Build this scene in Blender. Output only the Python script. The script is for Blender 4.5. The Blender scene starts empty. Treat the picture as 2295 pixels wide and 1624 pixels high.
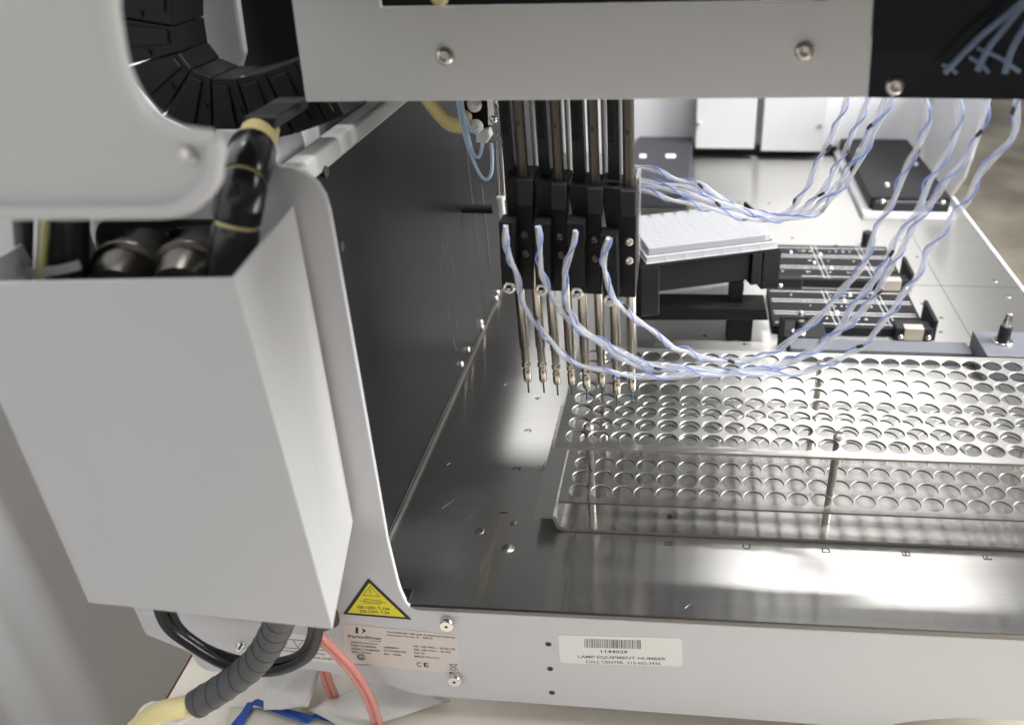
import bpy, math, random
from mathutils import Vector, Matrix, Euler
random.seed(7)
scene = bpy.context.scene
col = scene.collection

# ------------------------------------------------------------------ camera
W0 = 2295.0
CAM = Vector((68.889, -434.026, 400.0))
ROT = Euler((1.02806899, 0.01011949, 0.07240195), 'XYZ')
FPX = 1834.455
PPX, PPY = 1406.664, 797.503
RM = ROT.to_matrix()
cd = bpy.data.cameras.new('camera')
cam = bpy.data.objects.new('camera', cd)
col.objects.link(cam)
cam.location = CAM * 0.001
cam.rotation_euler = ROT
cd.sensor_width = 36
cd.lens = FPX / W0 * 36
cd.shift_x = -(PPX - W0 / 2) / W0
cd.shift_y = (PPY - 812.0) / W0
cd.clip_start = 0.01
cd.clip_end = 60
cd.dof.use_dof = True
cd.dof.focus_distance = 0.56
cd.dof.aperture_fstop = 6.3
scene.camera = cam

# ------------------------------------------------------------------ light
world = bpy.data.worlds.new('World')
scene.world = world
world.use_nodes = True
nt = world.node_tree
bgn = nt.nodes['Background']
tc = nt.nodes.new('ShaderNodeTexCoord')
sx = nt.nodes.new('ShaderNodeSeparateXYZ')
rp = nt.nodes.new('ShaderNodeValToRGB')
nt.links.new(tc.outputs['Generated'], sx.inputs[0])
mr = nt.nodes.new('ShaderNodeMapRange')
mr.inputs[1].default_value = -1; mr.inputs[2].default_value = 1
nt.links.new(sx.outputs['Z'], mr.inputs[0])
nt.links.new(mr.outputs[0], rp.inputs[0])
rp.color_ramp.elements[0].position = 0.35; rp.color_ramp.elements[0].color = (.215, .215, .215, 1)
rp.color_ramp.elements[1].position = 0.75; rp.color_ramp.elements[1].color = (.50, .505, .51, 1)
nt.links.new(rp.outputs[0], bgn.inputs[0])
bgn.inputs[1].default_value = 0.6


def area(name, loc, size, power, rot=(0, 0, 0), color=(1, .995, .985)):
    l = bpy.data.lights.new(name, 'AREA')
    l.shape = 'RECTANGLE'; l.size = size[0] * .001; l.size_y = size[1] * .001
    l.energy = power; l.color = color
    o = bpy.data.objects.new(name, l)
    o.location = Vector(loc) * .001
    o.rotation_euler = [math.radians(a) for a in rot]
    col.objects.link(o)
    return o


area('ceiling_or_fill_light', (500, 90, 1600), (640, 30), 27)
area('ceiling_or_fill_light', (730, 1500, 1600), (840, 420), 3)
area('ceiling_or_fill_light', (760, 2600, 1600), (900, 1100), 7)
area('ceiling_or_fill_light', (-100, -1900, 900), (1800, 700), 3.5, (75, 0, 0))  # added fill from the front for the white faces, not a ceiling fixture
area('ceiling_or_fill_light', (-480, 760, 1600), (450, 160), 9)
area('ceiling_or_fill_light', (1400, 150, 950), (900, 900), 84, (0, 56, 0))  # added side fill from the right, brightens the cover's side face
vs = scene.view_settings
vs.view_transform = 'Standard'; vs.look = 'None'; vs.gamma = 1; vs.exposure = 0
vs.use_curve_mapping = False
scene.cycles.max_bounces = 8
scene.cycles.transparent_max_bounces = 12
scene.cycles.use_denoising = True


# ------------------------------------------------------------------ helpers
def ray(x, y):
    return RM @ Vector(((x - PPX) / FPX, -(y - PPY) / FPX, -1.0))


def at(x, y, ax, v):
    """point (mm) where the sight line through a picture point meets a world plane"""
    d = ray(x, y); k = 'XYZ'.index(ax)
    return CAM + d * ((v - CAM[k]) / d[k])


def V(*a): return Vector(a)


class MB:
    def __init__(s): s.v = []; s.f = []; s.m = []; s.sm = []

    def add(s, vs_, fs, mi=0, smooth=False):
        b = len(s.v)
        s.v += [Vector(p) for p in vs_]
        for f in fs:
            s.f.append([b + i for i in f]); s.m.append(mi); s.sm.append(smooth)
        return s

    def box(s, a, b, mi=0, rot=None, piv=None):
        x0, y0, z0 = a; x1, y1, z1 = b
        P = [V(x, y, z) for z in (z0, z1) for (x, y) in ((x0, y0), (x1, y0), (x1, y1), (x0, y1))]
        if rot is not None:
            M = Euler([math.radians(t) for t in rot]).to_matrix()
            c = Vector(piv) if piv else (V(*a) + V(*b)) / 2
            P = [c + M @ (p - c) for p in P]
        return s.add(P, [(3, 2, 1, 0), (4, 5, 6, 7), (0, 1, 5, 4), (1, 2, 6, 5), (2, 3, 7, 6), (3, 0, 4, 7)], mi)

    def prism(s, pts, off, mi=0):
        """polygon of points swept by the vector off"""
        n = len(pts); off = Vector(off)
        P = [Vector(p) for p in pts] + [Vector(p) + off for p in pts]
        nrm = Vector((0, 0, 0))
        for i in range(n):
            nrm += P[i].cross(P[(i + 1) % n])
        a = list(range(n)); b = list(range(2 * n - 1, n - 1, -1))
        sides = [(i, i + n, (i + 1) % n + n, (i + 1) % n) for i in range(n)]
        if nrm.dot(off) > 0:
            a.reverse(); b.reverse(); sides = [tuple(reversed(q)) for q in sides]
        return s.add(P, [a, b] + sides, mi)

    def cyl(s, p0, p1, r0, r1=None, seg=20, mi=0, cap=True):
        p0 = Vector(p0); p1 = Vector(p1); r1 = r0 if r1 is None else r1
        return s.lathe(p0, p1, [(0, r0), ((p1 - p0).length, r1)], seg, mi, cap)

    def lathe(s, p0, p1, prof, seg=20, mi=0, cap=True):
        p0 = Vector(p0); d = (Vector(p1) - p0).normalized()
        a = d.orthogonal().normalized(); b = d.cross(a)
        vs_ = []; fs = []
        for (h, r) in prof:
            for k in range(seg):
                t = 2 * math.pi * k / seg
                vs_.append(p0 + d * h + (a * math.cos(t) + b * math.sin(t)) * r)
        n = len(prof)
        for i in range(n - 1):
            for k in range(seg):
                k2 = (k + 1) % seg
                fs.append((i * seg + k, i * seg + k2, (i + 1) * seg + k2, (i + 1) * seg + k))
        s.add(vs_, fs, mi, True)
        if cap:
            s.add(vs_[:seg], [list(range(seg))[::-1]], mi)
            s.add(vs_[-seg:], [list(range(seg))], mi)
        return s

    def tube(s, path, r, seg=10, mi=0, cap=True):
        path = [Vector(p) for p in path]
        n = len(path)
        rr = r if isinstance(r, (list, tuple)) else [r] * n
        T = [(path[min(i + 1, n - 1)] - path[max(i - 1, 0)]).normalized() for i in range(n)]
        a = T[0].orthogonal().normalized()
        vs_ = []; fs = []
        for i in range(n):
            a = (a - T[i] * a.dot(T[i])).normalized(); b = T[i].cross(a)
            for k in range(seg):
                t = 2 * math.pi * k / seg
                vs_.append(path[i] + (a * math.cos(t) + b * math.sin(t)) * rr[i])
        for i in range(n - 1):
            for k in range(seg):
                k2 = (k + 1) % seg
                fs.append((i * seg + k, i * seg + k2, (i + 1) * seg + k2, (i + 1) * seg + k))
        s.add(vs_, fs, mi, True)
        if cap:
            s.add(vs_[:seg], [list(range(seg))[::-1]], mi); s.add(vs_[-seg:], [list(range(seg))], mi)
        return s

    def ball(s, c, r, mi=0, sq=1.0, ax=(0, 0, 1)):
        c = Vector(c); ax = Vector(ax).normalized()
        prof = [(r * sq * -math.cos(math.pi * i / 10), max(.01, r * math.sin(math.pi * i / 10))) for i in range(11)]
        return s.lathe(c, c + ax, prof, 20, mi, False)

    def build(s, name, mats, parent=None, bevel=0, seg=2):
        me = bpy.data.meshes.new(name)
        if parent is None:
            xs = [p.x for p in s.v]; ys = [p.y for p in s.v]; zs = [p.z for p in s.v]
            org = V((min(xs) + max(xs)) / 2, (min(ys) + max(ys)) / 2, min(zs))
        else:
            org = Vector(parent['_org'])
        me.from_pydata([tuple((p - org) * .001) for p in s.v], [], s.f)
        if not isinstance(mats, (list, tuple)): mats = [mats]
        for m in mats: me.materials.append(m)
        me.polygons.foreach_set('material_index', s.m)
        me.polygons.foreach_set('use_smooth', s.sm)
        me.update()
        o = bpy.data.objects.new(name, me)
        col.objects.link(o)
        o['_org'] = tuple(org)
        if parent is None:
            o.location = org * .001
        else:
            o.parent = parent
        if bevel:
            b = o.modifiers.new('bevel', 'BEVEL'); b.width = bevel * .001; b.segments = seg
            b.limit_method = 'ANGLE'; b.angle_limit = math.radians(40); b.harden_normals = False
        return o


def tag(o, label, cat=None, group=None, kind=None):
    if label: o['label'] = label
    if cat: o['category'] = cat
    if group: o['group'] = group
    if kind: o['kind'] = kind
    return o


def thing(name, loc, label, cat, group=None):
    o = bpy.data.objects.new(name, None); o.empty_display_size = .01
    o.location = Vector(loc) * .001; o['_org'] = tuple(loc)
    col.objects.link(o)
    return tag(o, label, cat, group)


def px(pts, ax, v): return [at(x, y, ax, v) for x, y in pts]


def smooth(pts, n=8):
    """Catmull-Rom through 3D points"""
    pts = [Vector(p) for p in pts]
    P = [pts[0] * 2 - pts[1]] + pts + [pts[-1] * 2 - pts[-2]]
    out = []
    for i in range(1, len(P) - 2):
        a, b, c, d = P[i - 1:i + 3]
        for k in range(n):
            t = k / n
            out.append(.5 * ((2 * b) + (c - a) * t + (2 * a - 5 * b + 4 * c - d) * t * t + (3 * b - a - 3 * c + d) * t ** 3))
    out.append(pts[-1])
    return out


def resample(path, step):
    out = [path[0]]; acc = 0
    for a, b in zip(path, path[1:]):
        L = (b - a).length
        while acc + L >= step:
            t = (step - acc) / L
            a = a + (b - a) * t; out.append(a.copy()); L = (b - a).length; acc = 0
        acc += L
    out.append(path[-1]); return out


def rounded(pts, r, n=5):
    """round the corners of a planar polygon; r a number or a list"""
    out = []; N = len(pts)
    for i in range(N):
        p = Vector(pts[i]); a = Vector(pts[i - 1]); b = Vector(pts[(i + 1) % N])
        ri = r[i] if isinstance(r, (list, tuple)) else r
        if ri <= 0: out.append(p); continue
        da = (a - p); db = (b - p)
        ra = min(ri, da.length * .45); rb = min(ri, db.length * .45)
        A = p + da.normalized() * ra; B = p + db.normalized() * rb
        for k in range(n + 1):
            t = k / n
            out.append(A * (1 - t) ** 2 + p * 2 * t * (1 - t) + B * t * t)
    return out


_txt = {}
TS = 1.0


def text_mesh(s_, bold=False):
    if s_ in _txt: return _txt[s_]
    cu = bpy.data.curves.new('t', 'FONT'); cu.body = s_; cu.size = 1; cu.resolution_u = 3
    if bold: cu.offset = 0.018
    o = bpy.data.objects.new('t', cu); col.objects.link(o)
    bpy.context.view_layer.update()
    me = bpy.data.meshes.new_from_object(o.evaluated_get(bpy.context.evaluated_depsgraph_get()))
    vs_ = [v.co.copy() for v in me.vertices]; fs = [list(p.vertices) for p in me.polygons]
    bpy.data.objects.remove(o); bpy.data.curves.remove(cu); bpy.data.meshes.remove(me)
    _txt[s_] = (vs_, fs); return _txt[s_]


def text_on(mb, s_, p0, p1, h, nrm, mi, bold=True):
    """write s_ from p0 to p1 (mm), capital height h, on a surface with normal nrm"""
    vs_, fs = text_mesh(s_, bold)
    if not vs_: return
    x0 = min(v.x for v in vs_); x1 = max(v.x for v in vs_)
    u = (Vector(p1) - Vector(p0)); w = u.length; u.normalize()
    v_ = Vector(nrm).cross(u).normalized()
    k = w / (x1 - x0); hh = h * TS / .70
    P = [Vector(p0) + u * ((v.x - x0) * k) + v_ * (v.y * hh) for v in vs_]
    f0 = fs
    if f0:
        a, b, c = [P[i] for i in f0[0][:3]]
        if (b - a).cross(c - a).dot(Vector(nrm)) < 0: f0 = [f[::-1] for f in f0]
    mb.add(P, f0, mi)


# ------------------------------------------------------------------ materials
def mat(name, color, rough=.5, metal=0., var=0., vscale=30, bump=0., bscale=900, stretch=None, spec=.5,
        alpha=1., trans=0., rvar=0., aniso=0., coat=0., emis=None, sss=0., vst=False):
    m = bpy.data.materials.new(name); m.use_nodes = True
    t = m.node_tree; b = t.nodes['Principled BSDF']
    b.inputs['Base Color'].default_value = (*color, 1)
    b.inputs['Roughness'].default_value = rough
    b.inputs['Metallic'].default_value = metal
    b.inputs['Specular IOR Level'].default_value = spec
    b.inputs['Alpha'].default_value = alpha
    b.inputs['Transmission Weight'].default_value = trans
    b.inputs['Coat Weight'].default_value = coat
    if sss:
        b.inputs['Subsurface Weight'].default_value = sss; b.inputs['Subsurface Radius'].default_value = (.004, .004, .004)
    co = t.nodes.new('ShaderNodeTexCoord'); mp = t.nodes.new('ShaderNodeMapping')
    t.links.new(co.outputs['Object'], mp.inputs[0])
    if stretch: mp.inputs['Scale'].default_value = stretch
    if var or rvar:
        n = t.nodes.new('ShaderNodeTexNoise'); n.inputs['Scale'].default_value = vscale; n.inputs['Detail'].default_value = 6
        t.links.new(mp.outputs['Vector'] if (vst or not stretch) else co.outputs['Object'], n.inputs['Vector'])
        if var:
            mx = t.nodes.new('ShaderNodeMix'); mx.data_type = 'RGBA'; mx.blend_type = 'MIX'
            mx.inputs[6].default_value = (*[c * (1 - var) for c in color], 1)
            mx.inputs[7].default_value = (*[min(1, c * (1 + var)) for c in color], 1)
            t.links.new(n.outputs['Fac'], mx.inputs[0]); t.links.new(mx.outputs[2], b.inputs['Base Color'])
        if rvar:
            r_ = t.nodes.new('ShaderNodeMapRange'); r_.inputs[1].default_value = .3; r_.inputs[2].default_value = .7
            r_.inputs[3].default_value = rough - rvar; r_.inputs[4].default_value = rough + rvar
            t.links.new(n.outputs['Fac'], r_.inputs[0]); t.links.new(r_.outputs[0], b.inputs['Roughness'])
    if bump:
        n = t.nodes.new('ShaderNodeTexNoise'); n.inputs['Scale'].default_value = bscale; n.inputs['Detail'].default_value = 3
        t.links.new(mp.outputs[0], n.inputs['Vector'])
        bp = t.nodes.new('ShaderNodeBump'); bp.inputs['Strength'].default_value = bump; bp.inputs['Distance'].default_value = .0004
        t.links.new(n.outputs['Fac'], bp.inputs['Height']); t.links.new(bp.outputs[0], b.inputs['Normal'])
    if aniso:
        b.inputs['Anisotropic'].default_value = aniso
        cx = t.nodes.new('ShaderNodeCombineXYZ'); cx.inputs[1].default_value = 1
        t.links.new(cx.outputs[0], b.inputs['Tangent'])
    if emis:
        b.inputs['Emission Color'].default_value = (*color, 1); b.inputs['Emission Strength'].default_value = emis
    return m


M = dict(
    white=mat('white_paint', (.57, .57, .59), .42, bump=.25, bscale=1100, var=.03, vscale=8),
    box=mat('cover_paint', (.50, .50, .505), .5, bump=.12, bscale=1300, var=.03, vscale=9),
    housing=mat('housing_plastic', (.50, .505, .49), .45, bump=.1, bscale=900, var=.03, vscale=7),
    beam=mat('grey_paint', (.56, .56, .55), .45, bump=.15, bscale=1000, var=.03, vscale=10),
    bright=mat('bright_white', (.47, .47, .48), .4, var=.03),
    black=mat('black_anodised', (.008, .008, .009), .42, var=.2, vscale=40, rvar=.08, spec=.2),
    wall=mat('black_satin_panel', (.008, .008, .009), .30, var=.3, vscale=5, spec=.05),
    acryl=mat('smoked_acrylic', (.010, .010, .012), .12, alpha=.95),
    blackpl=mat('black_plastic', (.014, .014, .016), .45, bump=.15, bscale=700, spec=.3),
    module=mat('black_board', (.012, .011, .013), .5, var=.2, vscale=60, spec=.2),
    slate=mat('slate_grey', (.10, .105, .12), .45, var=.1),
    slate2=mat('dark_grey_cover', (.035, .035, .042), .5, var=.15, spec=.3),
    deck=mat('brushed_steel_deck', (.53, .52, .50), .28, 1, var=.10, vscale=1, stretch=(6, 420, 1), vst=True, aniso=1.),
    rack=mat('brushed_steel_rack', (.56, .55, .53), .32, 1, var=.06, vscale=1, stretch=(8, 500, 1), vst=True, aniso=.9),
    rack2=mat('brushed_steel_tray', (.50, .49, .47), .26, 1, var=.08, vscale=1, stretch=(8, 500, 1), vst=True, aniso=.85),
    probe=mat('probe_steel', (.46, .42, .36), .24, 1),
    rim=mat('deburred_rim', (.5, .49, .47), .42, 1),
    cutedge=mat('tray_edge', (.42, .40, .37), .3, 1),
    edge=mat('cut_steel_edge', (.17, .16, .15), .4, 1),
    steel=mat('polished_steel', (.62, .59, .54), .3, 1, rvar=.05),
    bronze=mat('bronze_rod', (.115, .10, .08), .35, .7),
    chrome=mat('chrome', (.75, .74, .71), .12, 1),
    conn=mat('dark_bronze_connector', (.075, .068, .058), .28, .85, var=.2),
    groove=mat('dark_groove', (.03, .028, .025), .7),
    ink=mat('engraving', (.05, .045, .04), .6),
    print_=mat('print_black', (.02, .02, .022), .6),
    printg=mat('print_grey', (.16, .155, .15), .6),
    yellow=mat('label_yellow', (.80, .70, .015), .45),
    label=mat('label_paper', (.66, .60, .57), .4, var=.03),
    labelw=mat('label_white', (.74, .74, .72), .4),
    clear=mat('milky_tube', (.74, .76, .80), .22, alpha=.34, spec=.6),
    blue=mat('blue_tube', (.26, .34, .68), .25, alpha=.62, spec=.6),
    paleblue=mat('pale_blue_tube', (.55, .68, .86), .25, alpha=.8, spec=.6),
    smoke=mat('faint_tube', (.20, .27, .38), .3, alpha=.55),
    cream=mat('cream_hose', (.72, .62, .30), .4, var=.05, sss=.1),
    creamd=mat('pale_yellow_hose', (.70, .60, .27), .35, var=.05),
    red=mat('red_tubing', (.78, .27, .22), .15, alpha=.62, spec=.8, coat=.5),
    cable=mat('black_cable', (.012, .012, .013), .3, bump=.1, bscale=300),
    sleeve=mat('grey_sleeve', (.065, .066, .07), .38, var=.1),
    sleevek=mat('black_sleeve', (.013, .013, .015), .22),
    micro=mat('clear_polystyrene', (.80, .81, .85), .12, alpha=.4, spec=.8),
    microw=mat('milky_wells', (.35, .355, .37), .3, alpha=.8, var=.02, sss=.2),
    knobw=mat('white_fitting', (.82, .80, .76), .35, sss=.1),
    tape=mat('blue_masking_tape', (.02, .085, .38), .6, var=.15, vscale=90, bump=.5, bscale=500),
    paper=mat('white_paper', (.68, .66, .62), .8, bump=.4, bscale=600, var=.03),
    bench=mat('cream_bench', (.78, .72, .62), .35, var=.04, vscale=12),
    redk=mat('red_key', (.75, .06, .02), .4),
    tie=mat('cable_tie', (.35, .35, .33), .4),
    needle=mat('dark_green_needle', (.02, .09, .075), .3),
    wire=mat('green_yellow_wire', (.45, .45, .18), .4),
    silk=mat('white_print', (.75, .75, .74), .5),
    tan=mat('tan_clip', (.40, .35, .29), .45),
    red_edge=mat('bench_edge', (.10, .015, .012), .5),
    glue=mat('dry_residue', (.42, .30, .13), .45, .4),
)


def stain_mat():
    m = mat('dry_glue', (.40, .27, .09), .4)
    t = m.node_tree; b = t.nodes['Principled BSDF']
    co = t.nodes.new('ShaderNodeTexCoord'); mp = t.nodes.new('ShaderNodeMapping'); mp.inputs['Scale'].default_value = (90, 10, 1)
    n = t.nodes.new('ShaderNodeTexNoise'); n.inputs['Scale'].default_value = 1; n.inputs['Detail'].default_value = 4
    r = t.nodes.new('ShaderNodeMapRange'); r.inputs[1].default_value = .45; r.inputs[2].default_value = .8; r.inputs[3].default_value = 0; r.inputs[4].default_value = .22
    t.links.new(co.outputs['Object'], mp.inputs[0]); t.links.new(mp.outputs[0], n.inputs['Vector'])
    sx_ = t.nodes.new('ShaderNodeSeparateXYZ'); t.links.new(co.outputs['Generated'], sx_.inputs[0])
    q1 = t.nodes.new('ShaderNodeMath'); q1.operation = 'SUBTRACT'; q1.inputs[0].default_value = 1; t.links.new(sx_.outputs[0], q1.inputs[1])
    q2 = t.nodes.new('ShaderNodeMath'); q2.operation = 'MULTIPLY'; t.links.new(sx_.outputs[0], q2.inputs[0]); t.links.new(q1.outputs[0], q2.inputs[1])
    q3 = t.nodes.new('ShaderNodeMath'); q3.operation = 'MULTIPLY'; t.links.new(q2.outputs[0], q3.inputs[0]); t.links.new(r.outputs[0], q3.inputs[1])
    y1 = t.nodes.new('ShaderNodeMath'); y1.operation = 'SUBTRACT'; y1.inputs[0].default_value = 1; t.links.new(sx_.outputs[1], y1.inputs[1])
    y2 = t.nodes.new('ShaderNodeMath'); y2.operation = 'MULTIPLY'; t.links.new(sx_.outputs[1], y2.inputs[0]); t.links.new(y1.outputs[0], y2.inputs[1])
    y3 = t.nodes.new('ShaderNodeMath'); y3.operation = 'MULTIPLY'; t.links.new(y2.outputs[0], y3.inputs[0]); t.links.new(q3.outputs[0], y3.inputs[1]); q3 = y3
    q4 = t.nodes.new('ShaderNodeMath'); q4.operation = 'MULTIPLY'; q4.inputs[1].default_value = 26; t.links.new(q3.outputs[0], q4.inputs[0])
    t.links.new(n.outputs['Fac'], r.inputs[0]); t.links.new(q4.outputs[0], b.inputs['Alpha'])
    return m


def floor_mat():
    m = mat('floor_carpet', (.24, .20, .15), .85)
    t = m.node_tree; b = t.nodes['Principled BSDF']
    co = t.nodes.new('ShaderNodeTexCoord')
    n = t.nodes.new('ShaderNodeTexNoise'); n.inputs['Scale'].default_value = 3.2; n.inputs['Detail'].default_value = 8
    r = t.nodes.new('ShaderNodeValToRGB')
    r.color_ramp.elements[0].position = .35; r.color_ramp.elements[0].color = (.18, .155, .12, 1)
    r.color_ramp.elements[1].position = .68; r.color_ramp.elements[1].color = (.42, .38, .31, 1)
    t.links.new(co.outputs['Object'], n.inputs['Vector']); t.links.new(n.outputs['Fac'], r.inputs[0])
    t.links.new(r.outputs[0], b.inputs['Base Color'])
    return m


# ------------------------------------------------------------------ setting
f = MB().add([(-6000, -3000, -650), (8000, -3000, -650), (8000, 14000, -650), (-6000, 14000, -650)], [(0, 1, 2, 3)]).build('floor', floor_mat())
tag(f, None, kind='structure')
w = MB().add([(-520, -2600, -650), (-520, 2600, -650), (-520, 2600, 1200), (-520, -2600, 1200)], [(0, 1, 2, 3)]).build('wall', mat('wall_paint', (.60, .615, .65), .8, var=.04, vscale=4))
tag(w, None, kind='structure')

ZB = -112
bp = [at(432, 1463, 'Z', ZB), at(352, 1600, 'Z', ZB)]
dd = (bp[1] - bp[0]).normalized()
A_ = bp[0] - dd * 900; B_ = bp[0] + dd * 500
bench = MB()
bench.prism([A_, B_, V(450, B_.y, ZB), V(450, A_.y, ZB)], (0, 0, -25))
bn = tag(bench.build('bench', M['bench'], bevel=2), 'cream laboratory bench top underneath the robot', 'bench')
tag(bn, None)
e_ = MB()
sd = V(-dd.y, dd.x, 0)
if sd.x > 0: sd = -sd
e_.prism([A_ + sd * 1.2 + V(0, 0, -.6), B_ + sd * 1.2 + V(0, 0, -.6), B_ + sd * .1 + V(0, 0, -.6), A_ + sd * .1 + V(0, 0, -.6)], (0, 0, -22))
e_.build('edge_band', M['red_edge'], bn)

# ------------------------------------------------------------------ robot body
YF = -85.0
R_ = thing('liquid_handler', (150, 350, -100), 'white and steel liquid handling robot with a brushed metal deck and black side wall', 'robot')

# front panel -----------------------------------------------------
inner = px([(735, 440), (869, 1215), (884, 1300)], 'Y', YF)
pts = []
top_r = inner[0]
outline = [V(-285, YF, 284), V(-96, YF, 284), inner[1], V(-102.5, YF, 14), V(-99, YF, -3.2), V(520, YF, -3.2), V(520, YF, -92)]
bot = px([(2500, 1668), (2330, 1618), (2194, 1606), (2050, 1614), (1950, 1632)], 'Y', YF)
outline += bot + px([(1700, 1613), (930, 1556), (858, 1530), (775, 1511), (691, 1499), (464, 1505)], 'Y', YF) + [at(438, 1485, 'Y', YF), at(430, 1463, 'Y', YF)]
outline += [V(-285, YF, -40)]
rr = [0, 22, 0, 8, 8, 0, 0] + [0, 10, 10, 10, 0] + [0, 10, 6, 6, 6, 6] + [4, 4] + [0]
fpm = MB().prism(rounded(outline, rr), (0, 3.2, 0))
fp = fpm.build('front_panel', M['white'], R_, bevel=.5)
YS = YF - .25
N_ = (0, -1, 0)
# warning triangle
TS = 1.4
wl = MB()
tri = px([(825, 1295), (768, 1375.5), (923, 1388)], 'Y', YS)
wl.prism(rounded(tri, 1.2, 3), (0, .2, 0), 0)
c_ = (tri[0] + tri[1] + tri[2]) / 3


def inset(pts, k, dy): 
    c = sum(pts, Vector()) / len(pts); return [c + (p - c) * k + V(0, dy, 0) for p in pts]


wl.add(inset(tri, .83, -.06), [(0, 1, 2)], 1)
t2 = px([(829, 1312.5), (814, 1333), (851, 1335.5)], 'Y', YS - .1)
for a, b in zip(t2, t2[1:] + t2[:1]): wl.cyl(a, b, .14, seg=6, mi=0)
text_on(wl, '!', at(829.2, 1331, 'Y', YS - .12), at(831.5, 1331.2, 'Y', YS - .12), 3.3, N_, 0)
q = px([(817, 1342), (854, 1345), (853, 1353), (816, 1350)], 'Y', YS - .1)
for a, b in zip(q, q[1:] + q[:1]): wl.cyl(a, b, .13, seg=6, mi=0)
wl.cyl(at(807, 1345.5, 'Y', YS - .1), at(865, 1350, 'Y', YS - .1), .13, seg=6, mi=0)
text_on(wl, '100-120V; T-10A', at(802, 1362, 'Y', YS - .12), at(875, 1367, 'Y', YS - .12), 1.75, N_, 0)
text_on(wl, '200-230V; T-5A', at(806, 1371, 'Y', YS - .12), at(875, 1375.5, 'Y', YS - .12), 1.75, N_, 0)
wf = wl.build('warning_label', [M['print_'], M['yellow']], fp)
tag(wf, 'yellow triangle fuse warning label with black border')


def quad_label(mb, c, mi=0, r=1.0):
    mb.prism(rounded(px(c, 'Y', YS), r, 3), (0, .2, 0), mi)


# rating label
rl = MB(); quad_label(rl, [(771, 1397), (1023, 1422), (1034, 1509.5), (771, 1484)], 0, 1.5)


def tx(mb, s_, x0, y0, x1, y1, h, mi=1):
    """picture points of the baseline; h capital height in mm"""
    text_on(mb, s_, at(x0, y0, 'Y', YS - .06), at(x1, y1, 'Y', YS - .06), h, N_, mi)


def c3(x, y): return (237 + .3787 * x, 1185 + .3787 * y)


def tc3(mb, s_, x0, y0, x1, y1, h, mi=1):
    a = c3(x0, y0); b = c3(x1, y1); tx(mb, s_, a[0], a[1], b[0], b[1], h, mi)


rl.prism(px([c3(1478, 580), c3(1494, 581), c3(1494, 617), c3(1478, 615)], 'Y', YS - .1), (0, .05, 0), 1)
rl.prism(px([c3(1515, 583), c3(1542, 602), c3(1515, 618), c3(1523, 601)], 'Y', YS - .1), (0, .05, 0), 1)
tc3(rl, 'PerkinElmer', 1436, 640, 1636, 655, 1.9)
tc3(rl, 'precisely', 1560, 662, 1632, 667, .8)
for i, s_ in enumerate(['JANUS Standard', 'PART NUMBER', 'SERIAL NUMBER', 'MFG. DATE']):
    wd = [158, 152, 172, 115][i]
    tc3(rl, s_, 1450 + i * 2, 671 + i * 19.5, 1450 + i * 2 + wd, 671 + i * 19.5 + wd * .085, 1.15)
for i, (s_, wd) in enumerate([('AJM8M01', 90), ('DG03083750', 130), ('Mar  2008', 98)]):
    tc3(rl, s_, 1645 + i * 2, 702 + i * 19.5, 1645 + i * 2 + wd, 702 + i * 19.5 + wd * .085, 1.15)
tc3(rl, 'PerkinElmer Life and Analytical Sciences', 1667, 612, 2068, 646, 1.2)
tc3(rl, 'Downers Grove, IL   60515', 1668, 630, 1935, 652, 1.2)
for i, (s_, wd) in enumerate([('100, 120 VAC~  50-60 HZ', 250), ('200, 230 VAC~  50 HZ', 222), ('525 VA', 66), ('MADE IN U.S.A.', 150)]):
    tc3(rl, s_, 1819 + i * 3, 696 + i * 20, 1819 + i * 3 + wd, 696 + i * 20 + wd * .08, 1.25)
tc3(rl, 'C', 1843, 812, 1868, 814, 3.2); tc3(rl, 'E', 1885, 815, 1913, 817, 3.2)
# test mark (ring), crossed bin, bar
cc = at(*c3(1512, 757), 'Y', YS - .1)
for k in range(20):
    a = 2 * math.pi * k / 20; b = 2 * math.pi * (k + 1) / 20
    if k in (0, 19): continue
    rl.cyl(cc + V(math.cos(a) * 2.5, 0, math.sin(a) * 2.5), cc + V(math.cos(b) * 2.5, 0, math.sin(b) * 2.5), .28, seg=6, mi=1)
tc3(rl, 'SA', 1496, 766, 1532, 769, 1.9)
tc3(rl, 'LR0390C', 1480, 802, 1575, 808, .8)
for a, b in (((2032, 795), (2082, 832)), ((2082, 795), (2034, 832)), ((2036, 798), (2080, 800)), ((2040, 800), (2046, 832)), ((2076, 800), (2068, 834)), ((2046, 832), (2068, 834))):
    rl.cyl(at(*c3(*a), 'Y', YS - .08), at(*c3(*b), 'Y', YS - .08), .12, seg=6, mi=1)
rl.prism(px([c3(2034, 845), c3(2088, 848), c3(2088, 857), c3(2034, 854)], 'Y', YS - .08), (0, .05, 0), 1)
tag(rl.build('rating_label', [M['label'], M['print_']], fp), 'pinkish white rating label with small black print')
# approval label
al = MB(); quad_label(al, [(634, 1415), (742, 1430), (754, 1486), (618, 1470)], 0, 1)
for a, b in (((1040, 648), (1335, 672)), ((1335, 672), (1340, 720)), ((1340, 720), (1045, 700)), ((1110, 655), (1138, 702)), ((1165, 660), (1138, 702))):
    al.cyl(at(*c3(*a), 'Y', YS - .08), at(*c3(*b), 'Y', YS - .08), .2, seg=6, mi=1)
tc3(al, 'P', 1258, 704, 1282, 706, 2.8)
tc3(al, 'AUTHORIZED REPRESENTATIVE:', 1040, 722, 1300, 746, 1.3)
tc3(al, 'TURKU, FINLAND', 1110, 757, 1345, 774, 1.4)
al.build('approval_label', [M['labelw'], M['print_']], fp)
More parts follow.
